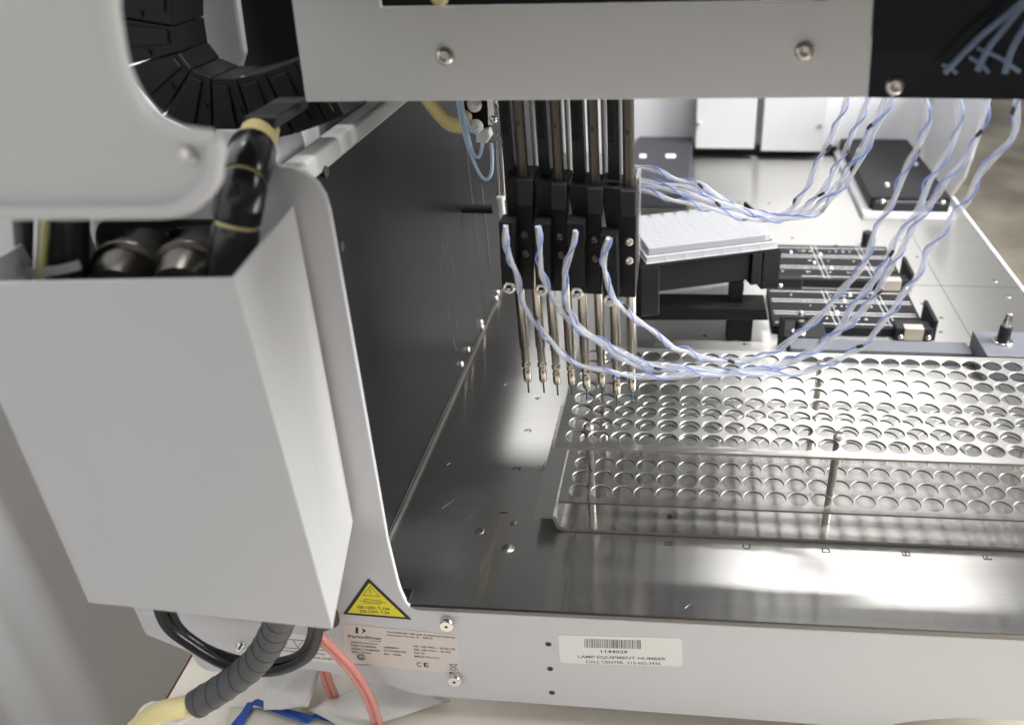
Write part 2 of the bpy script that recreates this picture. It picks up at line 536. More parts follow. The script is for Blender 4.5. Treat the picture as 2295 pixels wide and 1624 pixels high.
# asset label
TS = 1.7
sl = MB(); quad_label(sl, [(1250, 1422), (1528, 1429.5), (1531, 1493), (1256, 1484.5)], 0, 3)


def c6(x, y): return (1106 + .5181 * x, 1185 + .5181 * y)


def t6(s_, x0, y0, x1, y1, h, mi=1):
    a = c6(x0, y0); b = c6(x1, y1); tx(sl, s_, a[0], a[1], b[0], b[1], h, mi)


x = 393
rnd = random.Random(3)
while x < 641:
    wb = rnd.choice([2.2, 2.2, 4.5, 3.2]);
    yy = 474 + (x - 393) * .024
    sl.prism(px([c6(x, yy), c6(x + wb, yy), c6(x + wb + 1, yy + 38), c6(x + 1, yy + 38)], 'Y', YS - .06), (0, .04, 0), 1)
    x += wb + rnd.choice([2.2, 2.6, 4.6])
t6('1144029', 465, 534, 580, 537, 1.55)
t6('LAMP EQUIPMENT NUMBER', 365, 556, 746, 567, 1.5, 2)
t6('CALL CENTER  215-652-2436', 400, 578, 724, 587, 1.5, 2)
tag(sl.build('asset_label', [M['labelw'], M['print_'], M['printg']], fp), 'white barcode asset label number 1144029')
TS = 1.0
# standoffs, small screw, holes in the front panel
for (x, y, L) in ((1000, 1404, 5), (1018, 1528, 5)):
    c = at(x, y, 'Y', YF - L)
    s_ = MB(); s_.lathe(c + V(0, L - .1, 0), c, [(0, 4.2), (.8, 4.6), (L - .5, 4.6), (L, 4.1)], 28)
    s_.cyl(c + V(0, -.05, 0), c + V(0, -.12, 0), 1.1, mi=1)
    s_.build('standoff', [M['chrome'], M['groove']], fp)
for (x, y) in ((541, 1443),):
    c = at(x, y, 'Y', YF); s_ = MB()
    s_.lathe(c, c + V(0, -5, 0), [(0, 3), (2, 3), (2, 2), (5, 2), (5.4, 1.2)], 20); s_.build('screw', M['chrome'], fp)
for (x, y) in ((1229, 1442.5), (1233, 1497.5), (1237, 1551)):
    c = at(x, y, 'Y', YF); MB().cyl(c + V(0, 0, 0), c + V(0, -.12, 0), 2.05, seg=24).build('hole', M['groove'], fp)

# deck ------------------------------------------------------------
dk = MB().box((-131, -83, -3), (431, 855, 0)).build('deck_plate', [M['deck']], R_)
MB().box((-104, -84.6, -3.0), (431, -83.02, -.3)).build('deck_lip', M['edge'], R_)
MB().box((431.05, -83, -6), (435, 672, 2)).build('edge_strip', M['bright'], R_, bevel=.5)
for a, b in (((-2.2, -82.5, .01), (-1.7, -12, .06)), ((348, 150, .01), (348.7, 730, .07)), ((-131, 394, .08), (431, 395, .12))):
    MB().box(a, b).build('seam', M['groove'], dk)
for s_, x, y in (('1', -56, 6), ('2', -56, 55), ('3', -56, 104), ('4', -56, 151)):
    en = MB(); text_on(en, s_, (x + 2.2, y - 2.4, .08), (x + 2.2, y + (-.6 if s_ == '1' else 2.2), .08), 5.6, (0, 0, 1), 0, True); en.build('engraving', M['ink'], dk)
for i, s_ in enumerate('BCDEF'):
    x = 62.7 + 53.2 * i
    en = MB(); text_on(en, s_, (x + 2.8, -21.6, .08), (x + 2.8, -16.8, .08), 5.6, (0, 0, 1), 0, True); en.build('engraving', M['ink'], dk)


def dring(x, y, r=4.5, slot=True):
    s_ = MB()
    s_.lathe((x, y, 0), (x, y, 1), [(0, r), (.35, r), (.35, r - .8)], 28)
    s_.lathe((x, y, 0), (x, y, 1), [(.1, r - 1.0), (.5, r - 1.4), (.55, .01)], 28)
    if slot: s_.box((x - .5, y - r + 1.3, .5), (x + .5, y + r - 1.3, .62), 1)
    s_.build('screw', [M['cutedge'], M['groove']], dk)


dring(-46.5, -30.6); dring(-46.9, -5.9, 2.6, False)
for x, y in ((410, 410), (412, 372), (414, 250)): dring(x, y, 3.6)
s_ = MB().cyl((-69.5, -15, .02), (-69.5, -15, .1), 2.6, mi=1)
s_.lathe((-69.5, -15, 0), (-69.5, -15, 1), [(0, 3.3), (.2, 3.1), (.2, 2.5)], 24, cap=False)
s_.build('hole', [M['cutedge'], M['groove']], dk)
for (x, y) in [(315, 410), (318, 350), (330, 320), (322, 290), (315, 250), (215, 255), (250, 500), (300, 520), (200, 520), (150, 520), (100, 560), (150, 560), (200, 600), (230, 640), (260, 640), (180, 640), (140, 640), (340, 470), (330, 520), (110, 640), (80, 220), (90, 270), (128, 256)]:
    MB().cyl((x, y, .02), (x, y, .1), 2.0, seg=14).build('hole', M['groove'], dk)
sc_ = MB()
rs = random.Random(5)
for k in range(5):
    a = V(-38 + rs.uniform(-2, 2), 58 + rs.uniform(-5, 2), .12); b = a + V(rs.uniform(-4, 5), rs.uniform(4, 13), 0)
    sc_.tube([a, (a + b) / 2 + V(rs.uniform(-1, 1), 0, 0), b], .16, 5)
sc_.build('ink_scribble', M['print_'], dk)
for k in range(26):
    pass
sp = MB()
for k in range(40):
    x = rs.uniform(-120, 420); y = rs.uniform(-75, 200); r = rs.uniform(.12, .35)
    sp.cyl((x, y, .02), (x, y, .1), r, seg=7)
sp.build('speck', M['groove'], dk)
sk = MB()
for k in range(46):
    a = V(rs.uniform(-122, -40) if k % 3 else rs.uniform(-20, 400), rs.uniform(-75, 230) if k % 3 else rs.uniform(-78, -25), .06)
    th = rs.uniform(0, 6.3); L = rs.uniform(2, 11)
    sk.tube([a, a + V(math.cos(th) * L * .5, math.sin(th) * L * .5 + .4, 0), a + V(math.cos(th) * L, math.sin(th) * L, 0)], .055, 4)
sk.build('scratches', M['chrome'], dk)

st = MB().prism([V(*p) for p in px([(1092, 1130), (1122, 1120), (1108, 1340), (1068, 1340)], 'Z', .03)], (0, 0, .03))
st.build('residue_stain', stain_mat(), dk)
# side wall --------------------------------------------------------
sw = MB().box((-136, -78, 3.5), (-131.0, 900, 256)).build('side_wall', M['wall'], R_)
g = MB()
a = at(1053, 345, 'X', -130.9); b = at(1083, 722, 'X', -130.9)
ys = (a.y + b.y) / 2
g.box((-130.98, ys - 1, 4), (-130.7, ys + 1, 250)); g.build('seam', M['groove'], sw)
g = MB().box((-130.98, ys - 40, 4), (-130.9, ys - 39.6, 250)); g.build('seam', M['groove'], sw); g = MB()
a = at(1080, 420, 'X', -130.9); b = at(1095, 612, 'X', -130.9)
g.box((-130.98, a.y - 2, b.z), (-130.6, a.y + 2, a.z)); g.build('slot', M['groove'], sw)
c = at(767, 552, 'X', -130.9); MB().cyl(c, c + V(.2, 0, 0), 3, seg=18).build('hole', M['groove'], sw)
c = at(724, 385, 'X', -130.9)
MB().cyl(c, c + V(2, 0, 0), 3.2, seg=18).build('screw', M['conn'], sw)
MB().box((-130.9, -60, 0.05), (-129.6, 700, 3.3)).build('base_trim', M['edge'], R_)
for x, y in ((1038, 816), (1053, 783), (1082, 722), (1084, 732), (1116, 668), (1119, 655)):
    c = at(x, y, 'X', -129); s_ = MB(); s_.lathe(c + V(-2, 0, 0), c + V(2, 0, 0), [(0, 3), (1.4, 3), (2.2, 2)], 14); s_.build('screw', M['steel'], sw)
rs2 = random.Random(9)
for k in range(7):
    a = at(985 + rs2.uniform(0, 75), 560 + rs2.uniform(-60, 260), 'X', -130.9)
    b = a + V(0, rs2.uniform(-3, 3), rs2.uniform(6, 22)) 
    MB().tube([a, (a + b) / 2 + V(0, rs2.uniform(-1.5, 1.5), 0), b], .18, 5).build('scuff', M['edge'], sw)
c0 = at(1046, 468, 'X', -126); MB().cyl(c0 + V(-4, 0, 0), c0 + V(24, 0, 0), 4, seg=16).build('side_peg', M['black'], sw)
MB().box((-142, -79.5, 256.3), (-129.5, 700, 268)).build('wall_rail', mat('rail_paint', (.30, .30, .29), .5), R_, bevel=2)
MB().box((-111, -83, .1), (-98.5, -74, 4)).build('corner_clip', M['blackpl'], R_, bevel=.6)

# upper left housing behind the rail
hs = MB()
hs.prism(px([(604, 292), (623, 400), (690, 339), (940, 205), (940, 150), (705, 236), (660, 262)], 'X', -152), (-30, 0, 0))
hs.build('side_cover', M['white'], R_, bevel=1)
hb = MB(); hb.prism(px([(605, 284), (624, 399), (689, 339), (660, 262)], 'X', -151), (.8, 0, 0))
hb.build('side_bracket', M['bright'], R_, bevel=.3)

# rear black panel, right wing
MB().box((60, 850, -3), (300, 856, 15)).build('rear_panel', M['black'], R_)
MB().box((-131, 862, -20), (440, 868, 150)).build('back_wall', M['white'], R_)
rw = MB().prism(px([(2128, 442), (2158, 400), (2174, 355), (2190, 292), (2215, 215), (2222, 150), (1930, 150), (1960, 225), (2060, 345)], 'X', 437), (4, 0, 0))
rw.build('side_wing', M['white'], R_, bevel=1)

# connector plate and connectors behind the white cover
cpz = px([(212, 492), (500, 492), (500, 640), (212, 640)], 'Y', YF - 1.5)
MB().prism(rounded(cpz, [9, 0, 0, 9]), (0, 1.2, 0)).build('connector_plate', M['conn'], R_, bevel=.4)
for k, (x, y, x2, y2, r) in enumerate(((345, 570, 262, 660, 17), (460, 560, 405, 650, 15))):
    a = at(x, y, 'Y', YF - 6); b = at(x2, y2, 'Y', -128)
    d = (b - a).normalized(); L = (b - a).length
    s_ = MB(); s_.lathe(a, b, [(0, r * .82), (L * .3, r * .82), (L * .32, r * .95), (L * .5, r), (L * .52, r * 1.06), (L * .6, r * 1.06), (L * .62, r * .9), (L, r * .75)], 28)
    s_.box(a + V(-11, 0, -9), a + V(11, 4.3, 11))
    s_.build('connector', M['conn'], R_, bevel=.4)
for x, y in ((373, 522), (480, 522), (565, 522), (376 * .4184 + 140, 700 * .4184)):
    c = at(x, y, 'Y', YF - 2.2); MB().ball(c, 1.5, ax=(0, 1, 0)).build('screw', M['steel'], R_)

# white connector cover (open topped box)
bx = MB()
F1, F2 = V(-98.3, -170, 269), V(-99.2, -170, 78.2)
F3 = V(-221.5, -170, 88.5); F4 = V(-214, -170, 264)
B1 = V(-111, -88.5, 267); B2 = V(-119.6, -88.5, 73.5)
t = 1.6
bx.prism([F1, F2, F3, F4], (0, t, 0))
o_ = V(-t, 0, 0)
bx.add([F1 + V(0, t * 0 + .001, 0), F2 + V(0, .001, 0), B2, B1, F1 + V(-t, t, 0), F2 + V(-t, t, 0), B2 + o_, B1 + o_],
       [(0, 1, 2, 3), (7, 6, 5, 4), (0, 3, 7, 4), (1, 5, 6, 2), (3, 2, 6, 7)])
G3 = V(-224, -88.5, 86); G4 = V(-216, -88.5, 262)
bx.add([F3, F4, G4, G3, F3 + V(t, 0, 0), F4 + V(t, 0, 0), G4 + V(t, 0, 0), G3 + V(t, 0, 0)], [(0, 1, 2, 3), (7, 6, 5, 4), (1, 5, 6, 2)])
cv = bx.build('connector_cover', M['box'], R_, bevel=.5)
tag(cv, 'open topped white sheet metal cover over the cable connectors')

# ------------------------------------------------------------------ upper housing (near, blurred)
YH = -200
hp = px([(-260, -200), (250, -200), (256, 0), (264, 60), (280, 140), (306, 205), (345, 255), (395, 284), (440, 294), (470, 298), (492, 306), (496, 330), (492, 372), (484, 412), (440, 466), (385, 484), (300, 486), (-260, 488)], 'Y', YH)
uh = MB().prism(rounded(hp, [0, 0, 8, 6, 6, 6, 6, 6, 4, 4, 3, 4, 4, 4, 5, 5, 4, 0]), (0, 3, 0)).build('upper_housing', M['housing'], None, bevel=1.2, seg=4)
tag(uh, 'large off-white plastic housing, out of focus at the upper left corner', 'housing')
lp = smooth(px([(-200, 478), (100, 476), (300, 474), (380, 471), (430, 455), (476, 408), (484, 370), (487, 330), (482, 312)], 'Y', YH - .5))
MB().tube(lp, 2.4, 16).build('rolled_lip', M['housing'], uh)
lp = smooth(px([(247, -150), (248, 0), (256, 62), (271, 142), (297, 210), (338, 264), (392, 294), (440, 304), (475, 308)], 'Y', YH - .5))
MB().tube(lp, 2.4, 16).build('rolled_lip', M['housing'], uh)
c = at(425, 347, 'Y', YH - .2); s_ = MB(); s_.lathe(c, c + V(0, -3, 0), [(0, 2.6), (1.2, 2.6), (2, 1.6), (2.1, .01)], 20); s_.build('screw', M['steel'], uh)

# black cables with a tie, dropping behind the cover
t_ = thing('cable_bundle', at(110, 620, 'Y', -130), 'thick black cables bound by a grey zip tie, dropping behind the white cover', 'cable')
for x0, x1, r in ((55, 70, 5), (140, 150, 6.5), (165, 172, 5.5)):
    p = px([(x0, 300), (x0 + 3, 480), (x1, 640), (x1 + 10, 800)], 'Y', -125)
    MB().tube(smooth(p), r, 16).build('cable', M['cable'], t_)
for x0, x1, m_, r in ((88, 96, 'tie', 1.3), (100, 104, 'wire', 1.5), (82, 92, 'knobw', 1.2)):
    p = px([(x0 + 3, 300), (x0 + 3, 480), (x1 - 12, 640), (x1 - 15, 800)], 'Y', -134)
    MB().tube(smooth(p), r, 10).build('wire', M[m_], t_)
tb = MB(); p = px([(10, 608), (60, 610), (130, 604), (182, 592)], 'Y', -134)
P2 = smooth(p)
for a, b in zip(P2, P2[1:]): tb.prism([a + V(0, 0, -2), a + V(0, 0, 2), b + V(0, 0, 2), b + V(0, 0, -2)], (0, -1.2, 0))
a = at(25, 600, 'Y', -136); tb.box(a + V(-4, -3, -3), a + V(4, 3, 3))
tb.build('zip_tie', M['tie'], t_)

# ------------------------------------------------------------------ chain
t_ = thing('cable_chain', at(480, 250, 'Y', 0), 'black articulated cable chain curving under the beam end at the upper left', 'cable chain')
path = resample(smooth(px([(348, -140), (348, -60), (352, 30), (372, 120), (425, 190), (500, 228), (590, 232), (690, 205), (760, 175)], 'Y', 0), 12), 19)
NP = []
for i in range(len(path)):
    d = (path[min(i + 1, len(path) - 1)] - path[max(i - 1, 0)]).normalized(); NP.append(V(0, 1, 0).cross(d).normalized())
HL = 16.5


def wedge(i, f0, f1, h, y0, y1):
    """wedge between two path nodes, f0..f1 along it"""
    q = []
    for f_, sg in ((f0, -1), (f0, 1), (f1, 1), (f1, -1)):
        c_ = path[i].lerp(path[i + 1], f_); nn = NP[i].lerp(NP[i + 1], f_)
        q.append(c_ + nn * h * sg + V(0, y0, 0))
    return q


for i in range(len(path) - 1):
    if (path[i + 1] - path[i]).length < 5: continue
    m_ = MB()
    m_.prism(wedge(i, .02, .97, HL, -15, 15), (0, 30, 0))
    m_.prism(wedge(i, .12, .62, HL - 3.5, -16.4, 0), (0, 1.3, 0))
    c_ = path[i].lerp(path[i + 1], .8) + V(0, -15, 0)
    m_.cyl(c_ + V(0, -1.2, 0), c_ + V(0, .5, 0), 1.6, seg=14)
    m_.build('chain_link', [M['black'], M['tie']], t_, bevel=.5)
o = MB().prism(px([(428, -150), (434, -20), (482, 182), (500, 188), (533, 172), (548, 120), (528, -20), (520, -150)], 'Y', 40), (0, 6, 0)).build('arm_column', M['bright'], None, bevel=2)
tag(o, 'bright white upright column inside the curve of the cable chain', 'column')
o = MB().prism(px([(470, -150), (490, 200), (720, 260), (760, -150)], 'Y', 66), (0, 4, 0)).build('back_plate', M['black'], None)
tag(o, 'dark plate between the white upright column and the grey beam', 'plate')
MB().prism(px([(545, 262), (618, 262), (615, 292), (542, 292)], 'Y', -58), (0, 40, 0)).build('end_bracket', M['blackpl'], t_, bevel=.8)
for q in ([(545, 188), (600, 184), (655, 174)], [(552, 203), (595, 202), (640, 189)]): MB().tube([p + V(0, 0, 3) for p in px(q, 'Y', -12)], .8, 8).build('crossbar', M['tie'], t_)


# black wrapped hose ------------------------------------------------
t_ = thing('wrapped_hose', at(515, 640, 'Y', -120), 'pale yellow hose in a glossy black wrap running down behind the white cover', 'hose')
hpth = smooth([at(x, y, 'Y', yy) for x, y, yy in ((586, 288, -44), (576, 315, -66), (561, 352, -92), (543, 420, -108), (532, 490, -112), (521, 570, -116), (511, 660, -118), (505, 760, -118))], 14)
hpth = resample(hpth, .8)
MB().tube(hpth[::3] + [hpth[-1]], 8.4, 20).build('inner_hose', M['creamd'], t_)
hl = [0]
for a, b in zip(hpth, hpth[1:]): hl.append(hl[-1] + (b - a).length)
is_ = min(range(len(hpth)), key=lambda i: (hpth[i] - at(567, 338, 'Y', -82)).length) * .8
segs = [(is_, is_ + 24), (is_ + 25.0, is_ + 46), (is_ + 46.9, is_ + 100)]
for (s0, s1) in segs:
    i0 = int(s0 / .8); i1 = min(len(hpth) - 1, int(s1 / .8))
    if i1 - i0 < 4: continue
    sub = hpth[i0:i1 + 1][::3]
    rb = MB(); rb.tube(sub, [9.5] + [10.0] * (len(sub) - 2) + [9.6], 24)
    v0 = len(rb.v)
    rb.build('wrap', M['sleevek'], t_)

# ------------------------------------------------------------------ gantry beam
YBM = -32
t_ = thing('gantry_beam', V(20, YBM, 300), 'grey painted gantry beam with round head screws across the top', 'beam')
bpnt = [at(685, 229, 'Y', YBM), at(1944, 219, 'Y', YBM), at(1962, -60, 'Y', YBM), at(1850, -60, 'Y', YBM), at(1850, 1, 'Y', YBM), at(853, 17, 'Y', YBM), at(848, -60, 'Y', YBM), at(645, -60, 'Y', YBM)]
cp = MB().prism(bpnt, (0, 2.5, 0)).build('cover_plate', M['beam'], t_, bevel=.6)
# lower return of the sheet
a = bpnt[0]; b = bpnt[1]
MB().prism([a + V(.5, 2.6, .1), b + V(-.5, 2.6, .1), b + V(-.5, 4, .1), a + V(.5, 4, .1)], (0, 0, 2)).build('lower_return', M['beam'], t_)
MB().prism(px([(840, -90), (845, 45), (1865, 30), (1865, -90)], 'Y', YBM + 6), (0, 2, 0)).build('inner_plate', M['black'], t_)
for x, y in ((985, -4), (1350, -30)):
    c = at(x, y, 'Y', YBM + 4); s_ = MB(); s_.lathe(c + V(0, 2, 0), c + V(0, -2, 0), [(0, 4), (2.5, 4), (4, 2.5)], 20); s_.build('screw', M['cream'], t_)
for x, y in ((997, 127), (1802, 115), (2005, 193)):
    yy = YBM if x < 1950 else YBM + 1
    c = at(x, y, 'Y', yy); s_ = MB()
    s_.lathe(c, c + V(0, -3, 0), [(0, 4.6), (.4, 4.6), (1.2, 4.3), (2.4, 3.2), (2.9, 2.1), (2.2, 1.6), (1.2, 1.4), (1.2, .01)], 28); s_.build('screw', M['steel'], t_)
# unseen dark arm boxes, added and sized to block lamps and shade the deck
MB().box((-125, 46, 304), (92, 205, 420)).build('arm_shade_box', M['black'], t_)
MB().box((-150, -170, 378), (560, -28, 600)).build('arm_shade_box', M['black'], t_)
MB().box((-320, 74, 303), (-125.5, 205, 420)).build('arm_shade_box', M['black'], t_)
ap = MB().prism(px([(1946, 219), (2480, 225), (2480, -90), (1965, -90)], 'Y', YBM + 1), (0, 2.5, 0)).build('acrylic_panel', M['acryl'], t_)
tag(ap, 'smoked black acrylic panel')

# ------------------------------------------------------------------ pipetting head
def c2(x, y): return (1066.5 + .3891 * x, 316 + .3891 * y)


YP = 8
Hd = thing('pipetting_head', V(0, 10, 110), 'black eight channel pipetting head hanging under the grey beam', 'pipetting head')
front = [((130, 470), (215, 470), (235, 850), (150, 850)), ((328, 475), (420, 480), (432, 862), (345, 862)),
         ((520, 470), (622, 478), (632, 880), (540, 880)), ((712, 545), (812, 550), (822, 922), (735, 918))]
back = [((165, 215), (330, 225), (335, 858), (215, 852)), ((330, 230), (525, 250), (530, 868), (400, 862)), ((530, 250), (720, 275), (725, 885), (610, 878)), ((720, 262), (925, 290), (918, 902), (800, 900))]
for q4 in back:
    MB().prism(px([c2(*p) for p in q4], 'Y', YP + 6), (0, 26, 0)).build('channel_block', M['black'], Hd, bevel=.6)
for q4, (bx0, by0) in zip(back, ((235, 225), (430, 250), (640, 275), (830, 290))):
    m_ = MB().prism(px([c2(bx0, by0), c2(bx0 + 88, by0 + 3), c2(bx0 + 90, by0 + 150), c2(bx0 + 4, by0 + 148)], 'Y', YP + 2), (0, 3.9, 0))
    m_.build('clamp_block', M['blackpl'], Hd, bevel=.5)
for q4 in front:
    MB().prism(px([c2(*p) for p in q4], 'Y', YP - 8), (0, 13.9, 0)).build('tube_block', M['black'], Hd, bevel=.6)
for (x, y) in ((278, 540), (285, 648), (482, 550), (488, 655), (682, 568), (685, 676), (882, 582), (882, 690)):
    c = at(*c2(x, y), 'Y', YP + 6); s_ = MB(); s_.lathe(c, c + V(0, -1, 0), [(0, 2.6), (.5, 2.5), (.5, 1.3), (.2, .01)], 18)
    s_.build('screw', M['steel'] if x > 800 else M['bronze'], Hd)
for (x, y) in ((188, 850), (375, 862), (580, 882), (770, 924)):
    c = at(*c2(x, y), 'Y', YP - 9); s_ = MB()
    s_.lathe(c + V(0, 4, 0), c, [(0, 3.6), (3, 4.0), (4, 3.2), (3.2, 2.0), (2.4, 1.2), (2.4, .01)], 24)
    s_.build('knob', M['steel'], Hd)
for (x0, x1, yb) in ((175, 238, 235), (375, 437, 255), (566, 636, 265), (765, 832, 275)):
    a = at(*c2((x0 + x1) / 2, yb + 20), 'Y', YP + 22)
    wd = (at(*c2(x1, yb), 'Y', YP + 22) - at(*c2(x0, yb), 'Y', YP + 22)).x
    m_ = MB().box((a.x - wd / 2, YP + 20, a.z - 4), (a.x + wd / 2, YP + 30, 430))
    z = a.z + 30
    while z < 420:
        m_.box((a.x - wd / 2 + 1, YP + 18.7, z), (a.x + wd / 2 - 2.2, YP + 20.1, z + .8)); z += 1.6
    m_.build('gear_rack', M['blackpl'], Hd, bevel=.2)
for (x0, x1, yb) in ((245, 310, 235), (450, 512, 250), (655, 717, 268), (848, 915, 285)):
    a = at(*c2((x0 + x1) / 2, yb + 10), 'Y', YP + 14)
    r = (at(*c2(x1, yb), 'Y', YP + 14) - at(*c2(x0, yb), 'Y', YP + 14)).x / 2
    m_ = MB().lathe((a.x, YP + 14, a.z - 6), (a.x, YP + 14, 430), [(0, r), (430 - a.z + 6, r)], 24)
    c = V(a.x - .5, YP + 14 - r + .1, a.z + 36)
    m_.cyl(c, c + V(0, -.35, 0), 1.6, seg=14, mi=1)
    m_.build('guide_rod', [M['bronze'], M['groove']], Hd)
# plain thin rods between
for (x, yb) in ((345, 215), (540, 230), (742, 220), (835, 240)):
    a = at(*c2(x, yb), 'Y', YP + 34)
    MB().cyl((a.x, YP + 36, a.z - 10), (a.x, YP + 36, 430), 1.6, seg=12).build('thin_rod', M['tie'], Hd)
MB().prism(px([c2(921, 215), c2(943, 215), c2(938, 690), c2(920, 880)], 'Y', YP + 10), (0, 18, 0)).build('clear_side_plate', mat('clear_plate', (.6, .6, .6), .1, alpha=.35), Hd)
tops = [(258, 850), (355, 855), (438, 862), (527, 864), (615, 872), (712, 880), (800, 900), (895, 895)]
shb = [1387, 1387, 1402, 1407, 1427, 1412, 1462, 1442]
shx = [290, 378, 460, 545, 633, 720, 808, 897]
ndl = [(294, 1447), (382, 1447), (463, 1462), (550, 1463), (635, 1485), (718, 1468), (808, 1517), (895, 1497)]
for k in range(8):
    yk = YP + (10 if k % 2 else 11.5)
    b = at(*c2(shx[k], shb[k]), 'Y', yk); a = at(*c2(*tops[k]), 'Y', yk)
    top = V((a.x + b.x) / 2, yk, a.z + 22); bot = V((a.x + b.x) / 2 + .3, yk, b.z)
    L = (top - bot).length
    pr = MB().lathe(bot, top, [(0, 1.0), (.8, 2.0), (2.2, 2.7), (9.5, 2.7), (10.5, 2.3), (12.2, 2.3), (12.8, 3.0), (15, 3.0), (15.6, 2.3), (17, 2.4), (17.5, 2.7), (27, 2.7), (27.4, 3.2), (L, 3.2)], 28)
    # one stepped steel barrel per probe
    o = pr.build('probe', M['probe'], Hd)
    n_ = at(*c2(*ndl[k]), 'Y', yk)
    MB().cyl(bot + V(0, 0, .5), (bot.x, yk, n_.z), .62, seg=10).build('needle', M['needle'], o)

# ------------------------------------------------------------------ tubing bundles
def bundle(name, pts2, ys, label, group, bands, scale=1.05, period=26, phase=0., helix=1.9):
    n = len(pts2)
    ctrl = []
    for i, (x, y) in enumerate(pts2):
        t = i / (n - 1)
        yy = ys[0] + (ys[1] - ys[0]) * t + (ys[2] if len(ys) > 2 else 0) * math.sin(math.pi * t)
        ctrl.append(at(x, y, 'Y', yy))
    path = resample(smooth(ctrl, 12), 1.2)
    o = thing(name, path[0], label, 'tubing', group)
    n = len(path)
    T = [(path[min(i + 2, n - 1)] - path[max(i - 2, 0)]).normalized() for i in range(n)]
    up = V(0, -1, 0)
    fr = []
    for i in range(n):
        a = (up - T[i] * up.dot(T[i])).normalized(); fr.append((a, T[i].cross(a)))
    def strand(rad, r, ph, mtl, nm, per=period, step=1):
        P = []
        for i in range(0, n, step):
            a = 2 * math.pi * (i * 1.2) / per + ph + .9 * math.sin(i * .021 + ph)
            P.append(path[i] + (fr[i][0] * math.cos(a) + fr[i][1] * math.sin(a)) * rad)
        MB().tube(P, r, 8).build(nm, mtl, o)
        return P
    strand(.75 * scale, 1.25 * scale, phase, M['clear'], 'clear_tube', period * 2)
    strand(1.0 * scale, 1.1 * scale, phase + 3.1, M['clear'], 'clear_tube', period * 2)
    Pb = strand(helix * scale, .62 * scale, phase + 1.5, M['blue'], 'blue_tube')
    for t in bands:
        i = int(t * (n - 3))
        L = 3
        i1 = min(n - 1, i + L)
        MB().tube(Pb[i:i1 + 1], 1.05 * scale, 8).build('tape_band', M['print_'], o)
    return o


L1 = [c2(*p) for p in [(172, 490), (172, 600), (205, 700), (232, 770), (262, 890), (330, 1030), (410, 1130), (500, 1230), (620, 1290), (760, 1328), (900, 1352)]]
L2 = [c2(*p) for p in [(362, 495), (362, 600), (372, 740), (400, 810), (450, 900), (510, 1010), (600, 1090), (700, 1140), (800, 1190), (900, 1250), (1000, 1285)]]
L3 = [c2(*p) for p in [(572, 520), (548, 620), (522, 720), (512, 800), (525, 950), (570, 1040), (640, 1110), (740, 1190), (850, 1255), (1000, 1310)]]
L4 = [c2(*p) for p in [(765, 560), (735, 680), (745, 780), (790, 890), (850, 960), (950, 1050), (1060, 1130), (1150, 1190)]]
R4 = [(2289, 90), (2286, 160), (2280, 232), (2270, 299), (2226, 353), (2189, 402), (2170, 448), (2131, 489), (2105, 530), (2074, 572), (2055, 620), (2019, 667), (1998, 700), (1959, 743), (1926, 779), (1875, 807), (1830, 826), (1760, 838), (1680, 838), (1590, 838), (1500, 843)]
R3 = [(2206, 110), (2212, 166), (2212, 220), (2200, 290), (2166, 352), (2125, 395), (2098, 440), (2068, 480), (2040, 524), (1998, 594), (1965, 650), (1925, 705), (1870, 755), (1812, 793), (1740, 822), (1660, 832), (1560, 826)]
R2 = [(2142, 110), (2144, 166), (2144, 216), (2151, 270), (2137, 323), (2102, 373), (2077, 415), (2058, 469), (2030, 512), (2000, 547), (1975, 602), (1940, 651), (1905, 695), (1880, 735), (1830, 775), (1775, 805), (1720, 822), (1630, 836), (1560, 836)]
R1 = [(2045, 120), (2068, 160), (2073, 232), (2078, 274), (2063, 323), (2040, 360), (2022, 396), (2000, 448), (1970, 504), (1950, 554), (1928, 602), (1891, 643), (1858, 689), (1818, 724), (1780, 755), (1738, 785), (1685, 805), (1620, 810), (1570, 800), (1540, 785)]
GF = 'tubing bundles looping in front of the rack'
bundle('tubing_bundle', L1 + R4[::-1], (-9, -22, 4), 'lowest hanging tubing bundle, from the leftmost head outlet to the rightmost rise', GF, (.13, .28, .42, .60, .93), phase=0)
bundle('tubing_bundle', L2 + R3[::-1], (-9, -20, 8), 'tubing bundle from the second head outlet, third from the left at the black panel', GF, (.14, .3, .5, .66, .9), phase=1)
bundle('tubing_bundle', L3 + R2[::-1], (-9, -18, 12), 'tubing bundle from the third head outlet, second from the left at the black panel', GF, (.12, .38, .55, .72), phase=2.2)
bundle('tubing_bundle', L4 + R1[::-1], (-9, -17, 16), 'highest tubing bundle, from the rightmost head outlet to the screw end of the black panel', GF, (.14, .36, .62, .85), phase=3.4)
r1 = [(1350, 385), (1390, 370), (1424, 375), (1455, 378), (1484, 385), (1507, 396), (1533, 406), (1572, 415), (1595, 431), (1620, 447), (1655, 462), (1690, 474), (1718, 482), (1745, 482), (1775, 468), (1800, 430), (1830, 372), (1858, 315), (1880, 270), (1900, 215), (1915, 170)]
r2 = [(1350, 395), (1395, 398), (1430, 404), (1474, 409), (1523, 416), (1552, 427), (1590, 446), (1630, 464), (1679, 478), (1718, 485), (1760, 485), (1805, 465), (1835, 437), (1862, 398), (1890, 342), (1918, 290), (1948, 215), (1960, 170)]
r3 = [(1380, 415), (1431, 414), (1465, 418), (1513, 427), (1560, 440), (1600, 452), (1640, 465), (1690, 483), (1730, 489), (1775, 486), (1830, 464), (1880, 408), (1920, 348), (1950, 296), (1988, 215), (2005, 170)]
r4 = [(1380, 425), (1431, 429), (1464, 433), (1500, 445), (1552, 455), (1590, 469), (1640, 482), (1690, 491), (1740, 492), (1785, 490), (1835, 474), (1872, 438), (1910, 388), (1942, 332), (1970, 280), (2000, 215), (2015, 170)]
